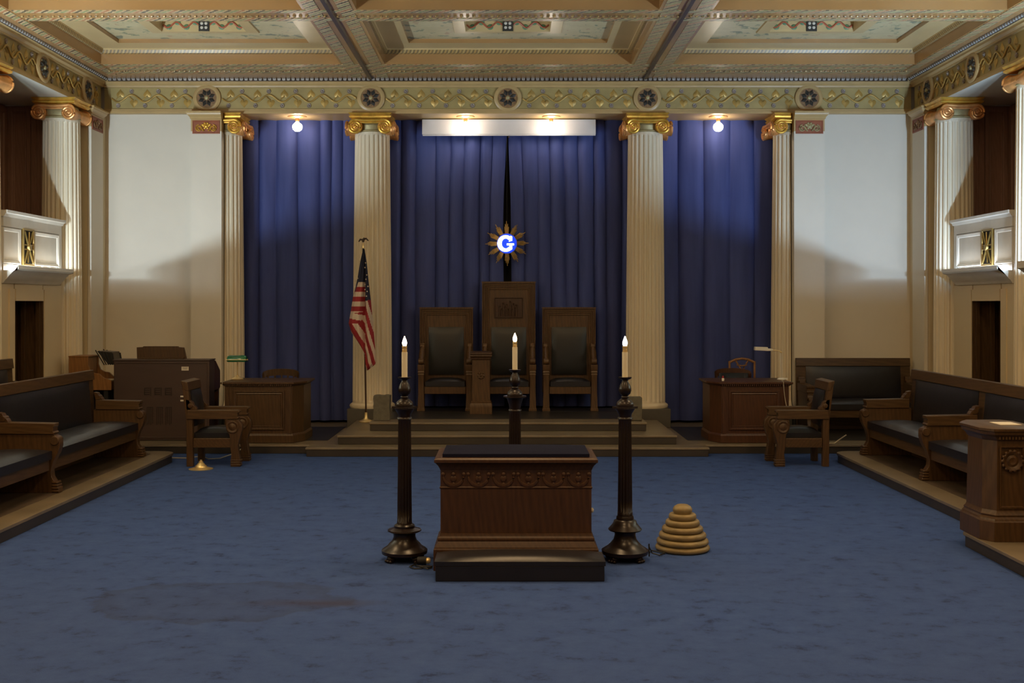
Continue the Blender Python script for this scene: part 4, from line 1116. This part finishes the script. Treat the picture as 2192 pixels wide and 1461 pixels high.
# ================================================================== ORGAN, CONSOLE, PAPERS
t = thing('organ', 'large dark brown organ with its plain back towards the room', 'organ', (-5.01, 16.22, DL+.006))
w = .69
m = MB(); m.box(-w, w, 0, .30, 0, 1.145); m.ringv(-w+.02, w-.02, .03, 1.12, [(0, -.001), (.0, -.008), (.012, -.008), (.015, -.002)], cap=False)
m.obj('body', 'organw', t, smooth=0, bevel=.004)
m = MB(); m.box(-w-.012, w+.012, -.012, .312, 1.146, 1.165); m.obj('lid', 'organw', t, smooth=0, bevel=.004)
for sg in (-1, 1):
    m = MB(); m.prism([(.302, 1.14), (.36, 1.13), (.62, .97), (.62, .72), (.56, .70), (.302, .70)], 'x', sg*(w-.03)-.03, sg*(w-.03)+.03); m.obj('cheek', 'redwood', t, smooth=0)
    m = MB(); m.prism([(.5, .699), (.56, .699), (.54, .4), (.56, .05), (.48, .05), (.47, .4)], 'x', sg*(w-.03)-.03, sg*(w-.03)+.03); m.obj('leg', 'redwood', t, smooth=0)
m = MB(); m.box(-w+.06, w-.06, .302, .58, .72, .80); m.obj('key_shelf', 'redwood', t, smooth=0)
m = MB(); z = .70
def slot(x0, x1, z0, z1): m.box(x0, x1, -.006, -.002, z0, z1)
for gx in (-.19, -.04, .11):                   # fretwork sound slots, upper and lower group
    for k in range(4): slot(gx-.055, gx+.02, .655+.03*k, .667+.03*k)
    slot(gx+.03, gx+.04, .64, .76); slot(gx-.06, gx-.05, .65, .75)
m.obj('sound_grille', 'groove', t, smooth=0); m = MB()
for gx in (-.17, -.03, .10):
    for k in range(4): slot(gx-.04+.026*k, gx-.03+.026*k, .22+.02*(k % 2), .47)
    slot(gx-.04, gx+.05, .47, .48)
m.obj('sound_grille', 'groove', t, smooth=0)
for zz in (.62, .56):
    m = MB(); m.box(.275, .32, -.008, -.001, zz, zz+.022); m.obj('switch', 'white', t, smooth=0, bevel=.002)
t2 = thing('music_rack', 'dark brown music rack standing on top of the organ', 'music rack', (-5.07, 16.40, DL+.006+1.166))
m = MB(); m.prism([(-.355, 0), (.375, 0), (.335, .165), (.255, .172), (.25, .184), (-.26, .184), (-.27, .172), (-.36, .168)], 'y', 0, .025); m.obj('board', 'oak', t2, smooth=0, bevel=.004)
m = MB(); m.box(-.33, .34, -.05, -.001, .001, .018); m.obj('ledge', 'oak', t2, smooth=0)
t2 = thing('paper_notice', 'small white paper notice stuck on the back of the organ', 'notice', (-4.665, 16.206, 1.165))
m = MB(); m.box(-.052, .052, 0, .003, -.028, .028); m.obj('sheet', 'paper', t2, smooth=0)
m = MB()
for k, ln in enumerate((.07, .05)): m.box(-ln/2, ln/2, -.001, -.0002, .006-.016*k, .012-.016*k)
m.obj('print', 'grey', t2, smooth=0)

t = thing('spinet_console', 'honey-coloured keyboard console left of the organ, its end towards us', 'keyboard', (-6.36, 16.24, DL+.006))
side = [(0, .72), (0, 1.195), (.28, 1.195), (.28, 1.08), (.31, 1.0), (.37, .965), (.44, .955), (.50, .90), (.615, .86), (.615, .72)]
for ya in (0, .40):
    m = MB(); m.prism(side, 'y', ya, ya+.04); m.obj('end_panel', 'honey', t, smooth=0, bevel=.003)
m = MB(); m.box(0, .27, .041, .399, .72, 1.19); m.box(.27, .6, .041, .399, .72, .84); m.obj('case', 'honey', t, smooth=0)
m = MB(); m.box(.10, .13, .09, .35, .02, .719); m.obj('shade_sheet', 'black', t, smooth=0)  # black sheets standing in for the shade under the keyboard
m = MB(); m.box(.131, .60, .36, .39, .02, .719); m.obj('shade_sheet', 'black', t, smooth=0)
m = MB(); m.box(-.005, .285, -.005, .445, 1.196, 1.215); m.obj('lid', 'honey', t, smooth=0, bevel=.003)
m = MB(); m.box(.33, .59, .045, .395, .842, .86); m.obj('keys', 'candle', t, smooth=0)
for q in ((.04, .09, .04, .40), (.5, .56, .02, .08), (.565, .612, .395, .43)):
    m = MB(); m.box(*q, 0, .719); m.obj('leg', 'black', t, smooth=0)
t = thing('music_stand', 'black slatted music holder leaning on the keyboard console', 'music holder', (-5.93, 16.50, DL+.006+1.03))
m = MB()
for k in range(6): m.tube([(-.03+.05*k-.05, -.16, .265-.01*k), (.05+.03*k, -.16, .05)], .008, 6)
m.obj('side_slats', 'black', t); m = MB()
for k in range(6): m.tube([(-.03+.05*k-.05, .16, .265-.01*k), (.05+.03*k, .16, .05)], .008, 6)
m.obj('side_slats', 'black', t)
m = MB(); m.prism([(-.06, .25), (.16, .235), (.205, .05), (.10, .06)], 'y', -.15, .15); m.obj('panel', 'slate', t, smooth=0)

# ================================================================== BENCHES
ARM = [(0, .723), (.0, .69), (-.012, .68), (-.012, .64), (0.004, .63), (.0, .616), (-.013, .612), (.03, .575), (.052, .54), (.054, .49), (.034, .42), (-.013, .33), (-.04, .234), (-.034, .167), (.006, .10), (.03, .06), (.044, .03), (.044, 0)]
def bench(label, x0, s, cuts, z0, name='settle_bench', group=None, rz=None):
    """cuts: depth of each arm centre from far to near; s: +1 looks towards +x"""
    yc = cuts[0]
    t = thing(name, label, 'bench', (x0, yc, z0), group=group)
    U = lambda u: s*u
    def bx(m, u0, u1, y0, y1, a, b): m.box(*sorted((U(u0), U(u1))), y0, y1, a, b)
    Y = [c-yc for c in cuts]; hw = .065
    for y in Y:
        m = MB(); m.prism([(U(u), z) for u, z in ARM[6:]]+[(U(-.60), 0), (U(-.60), .612)], 'y', y-hw+.015, y+hw-.015)
        m.lathe([(0, -hw-.002), (.045, -hw-.002), (.05, -hw+.02), (.05, hw-.02), (.045, hw+.002), (0, hw+.002)], 20, c=(U(.0), y, .545), axis='y')
        for zz in (.01, .04, .07, .10): m.prism([(U(-.03), zz), (U(.048-.13*max(0, zz-.03)*2), zz), (U(.044-.13*max(0, zz-.02)*2), zz+.018), (U(-.03), zz+.018)], 'y', y-hw+.005, y+hw-.005)
        a = m.obj('arm', 'oak', t, smooth=40, bevel=.004)
        m = MB(); m.prism([(U(u), z) for u, z in ARM[:7]]+[(U(-.57), .614), (U(-.57), .735)], 'y', y-hw, y+hw); m.obj('armrest', 'oaky', a, smooth=0, bevel=.006)
        m = MB(); m.prism([(U(-.575), .736), (U(-.49), .736), (U(-.505), .765), (U(-.535), .785), (U(-.555), .825), (U(-.60), .835)], 'y', y-hw+.02, y+hw-.02)
        m.lathe([(0, -hw+.01), (.028, -hw+.01), (.028, hw-.01), (0, hw-.01)], 14, c=(U(-.545), y, .77), axis='y'); m.obj('arm_scroll', 'oak', a, smooth=40)
    yf, yn = max(Y)+hw, min(Y)-hw
    m = MB(); m.prism([(U(-.60), 0), (U(-.645), 0), (U(-.69), 1.07), (U(-.655), 1.07)], 'y', yn, yf); m.obj('back_board', 'oakx', t, smooth=0)
    m = MB(); m.prism([(U(-.625), .99), (U(-.685), .99), (U(-.70), 1.115), (U(-.64), 1.115)], 'y', yn, yf); m.obj('top_rail', 'oakx', t, smooth=0, bevel=.006)
    for a, b in zip(Y, Y[1:]):
        ya, yb = b+hw+.004, a-hw-.004
        L = yb-ya
        pk = lambda u, v: .006*math.cos(v*L*5.5)*(1-abs(u))
        m = MB(); m.cushion(-.58, -.02, ya, yb, .355, .475, .03, 10, 40, pucker=pk)
        if s < 0: m.xform(Matrix.Scale(-1, 4, (1, 0, 0)))
        m.obj('seat_cushion', 'leather', t)
        m = MB(); m.cushion(ya+.02, yb-.02, .43, 1.0, 0, .06, .03, 30, 10)
        m.xform(Matrix(((0, U(-.085), U(1), U(-.605)), (1, 0, 0, 0), (0, 1, 0, 0), (0, 0, 0, 1)))); m.obj('back_cushion', 'leather', t)
        m = MB(); bx(m, -.085, -.05, ya-.004, yb+.004, .235, .354); bx(m, -.58, -.085, ya-.004, yb+.004, .33, .354); m.obj('apron', 'oakx', t, smooth=0, bevel=.004)
    return t
ZP = DL+.005
bench('long black-cushioned bench on the left platform, in front', -4.725, 1, [14.46, 11.74, 9.0], ZP, group='long side benches')
bench('long black-cushioned bench on the right platform behind the near pedestal', 4.66, -1, [14.66, 12.54, 10.1, 7.9], ZP, group='long side benches')
bench('bench on the raised tier at the left edge, behind the front left bench', -5.655, 1, [14.2, 11.4], .291, group='long side benches')
b = bench('black-cushioned bench standing against the back wall, right of the right desk', 0, 1, [6.23, 4.56], 0, group='back wall benches')
b.rotation_euler = (0, 0, -PI/2); b.location = (6.28, 17.04, DL+.006)
# (the bench looks towards the camera; its two arms stand at x 4.6 and 6.27)

# ================================================================== NEAR PEDESTAL ON THE RIGHT
t = thing('lectern_pedestal', 'eight-sided oak lectern with round carving at the right edge', 'lectern', (4.20, 9.62, DL+.002))
def octo(w, d, c): return [(-w, -d+c), (-w+c*.6, -d), (w-c*.6, -d), (w, -d+c), (w, d-c), (w-c*.6, d), (-w+c*.6, d), (-w, d-c)]
def layo(k, z): return [(x, y, z) for x, y in octo(.20+k*.85, .28+k, .12)]
m = MB(); m.loft([layo(.045, 0), layo(.045, .16), layo(.035, .17), layo(.03, .185)]); m.obj('plinth', 'oak', t, smooth=25)
m = MB(); m.loft([layo(.03, .185), layo(.015, .20), layo(.02, .215), layo(.005, .235), layo(0, .25)]); m.obj('base_moulding', 'oak', t, smooth=25)
m = MB(); m.loft([layo(0, .25), layo(-.012, .83)])
m.ringv(-.105, .105, .27, .79, [(0, -.283), (0, -.292), (.012, -.292), (.02, -.279)], cap=False)
m.obj('body', 'oak', t, smooth=25)
m = MB(); m.lathe([(.0, -.28), (.075, -.28), (.085, -.292), (.078, -.302), (.06, -.296), (.05, -.288), (.03, -.296), (.012, -.29), (0, -.29)], 28, c=(0, 0, .665), axis='y')
for k in range(14):
    a = 2*PI*k/14; m.ball((.082*math.cos(a), -.29, .665+.082*math.sin(a)), .016, 7, 5)
m.obj('carved_wreath', 'oak', t)
m = MB(); m.loft([layo(-.012, .83), layo(0, .845), layo(.005, .855), layo(.01, .865), layo(.035, .885), layo(.04, .91), layo(.05, .915), layo(.05, .935), layo(.02, .95)])
for k in range(9): m.box(-.108+.027*k-.008, -.108+.027*k+.008, -.30, -.285, .845, .868)
m.obj('top', 'oak', t, smooth=25)
m = MB(); m.box(-.08, .10, -.12, .1, 0, .006); o = m.obj('sheen_sheet', 'paper', loc=(4.23, 9.56, DL+.002+.951), smooth=0); tag(o, 'pale sheet in place of a reflection on the eight-sided lectern', 'paper')  # pale sheet painted in for the lighter reflection on the lectern top

# pale cords on the floor by the armchairs
m = MB(); m.tube([(-4.9, 15.28, .008), (-4.35, 15.22, .008), (-4.12, 15.12, .05), (-4.02, 15.05, .02), (-3.9, 15.2, .008), (-3.75, 15.45, .05), (-3.7, 15.6, .09), (-3.68, 15.70, .13), (-3.67, 15.76, .134)], .007, 6)
o = m.obj('floor_cord', 'wcable'); tag(o, 'pale cord on the carpet behind the left armchair', 'cord')
m = MB(); m.tube([(4.45, 15.72, .15), (4.6, 15.80, .135), (4.68, 15.78, .20), (4.76, 15.76, .26)], .009, 6); m.tube([(4.2, 15.69, .139), (4.4, 15.70, .139), (4.45, 15.72, .15)], .009, 6)
o = m.obj('floor_cord', 'wcable'); tag(o, 'pale cord curling up on the dais right of the right armchair', 'cord')

# ================================================================== LIGHTS
def light(kind, loc, energy, col, size=.1, rot=(0, 0, 0), sy=None):
    l = bpy.data.lights.new('bulb_or_fill', kind); l.energy = energy; l.color = col
    if kind == 'POINT': l.shadow_soft_size = size
    if kind == 'AREA':
        l.size = size
        if sy: l.shape = 'RECTANGLE'; l.size_y = sy
    o = bpy.data.objects.new('bulb_or_fill', l); COL.objects.link(o); o.location = loc; o.rotation_euler = rot
    return o
for s, c in ((-1, (.66, .84, 1)), (1, (.47, .70, 1))):
    m = MB()                               # lighting ledge of the next bay, outside the picture
    m.prism([(s*a, z) for a, z in [(6.488, 2.30), (6.30, 2.31), (6.04, 2.50), (6.0, 2.52), (6.0, 2.602), (6.015, 2.602), (6.015, 2.535), (6.488, 2.535)]], 'y', 8.4, 13.22)
    struct(m.obj('lighting_ledge', 'parapet', smooth=0))
    for k in range(8):
        light('POINT', (s*6.15, 8.9+.56*k, 2.556), 142, c, .018)
    for k in range(7):                     # bulbs lying in the trough under each parapet
        light('POINT', (s*6.525, 14.80+.24*k, 2.552), 5, c, .018)
    for k in range(7):
        light('POINT', (s*6.52, 14.74+.23*k, 2.556), 1.0, (1, .62, .28), .012)
for x in (-4.3, 0, 4.3):                   # unseen warm area lights added under the ceiling to fill the hall
    for y in (1.5, 6.0, 9.9):
        light('AREA', (x, y, 5.68), 77, (1, .65, .33), .9, (0, 0, 0), .6)

w = bpy.data.worlds.new('hall_dimness'); scn.world = w; w.use_nodes = True
w.node_tree.nodes['Background'].inputs[0].default_value = (.02, .017, .014, 1)

# ================================================================== CAMERA
cam = bpy.data.cameras.new('camera'); co = bpy.data.objects.new('camera', cam); COL.objects.link(co)
co.location = (0, 0, H); co.rotation_euler = (PI/2, 0, 0)
cam.sensor_width = 36; cam.lens = 36*2400/2192; cam.shift_x = 9/2192; cam.shift_y = -80.5/2192
cam.clip_start = .05; cam.clip_end = 60
scn.camera = co
scn.view_settings.view_transform = 'Standard'; scn.view_settings.look = 'None'
scn.view_settings.exposure = 0; scn.view_settings.gamma = 1
scn.cycles.use_denoising = True
scn.cycles.max_bounces = 8; scn.cycles.diffuse_bounces = 5
scn.cycles.sample_clamp_indirect = 4
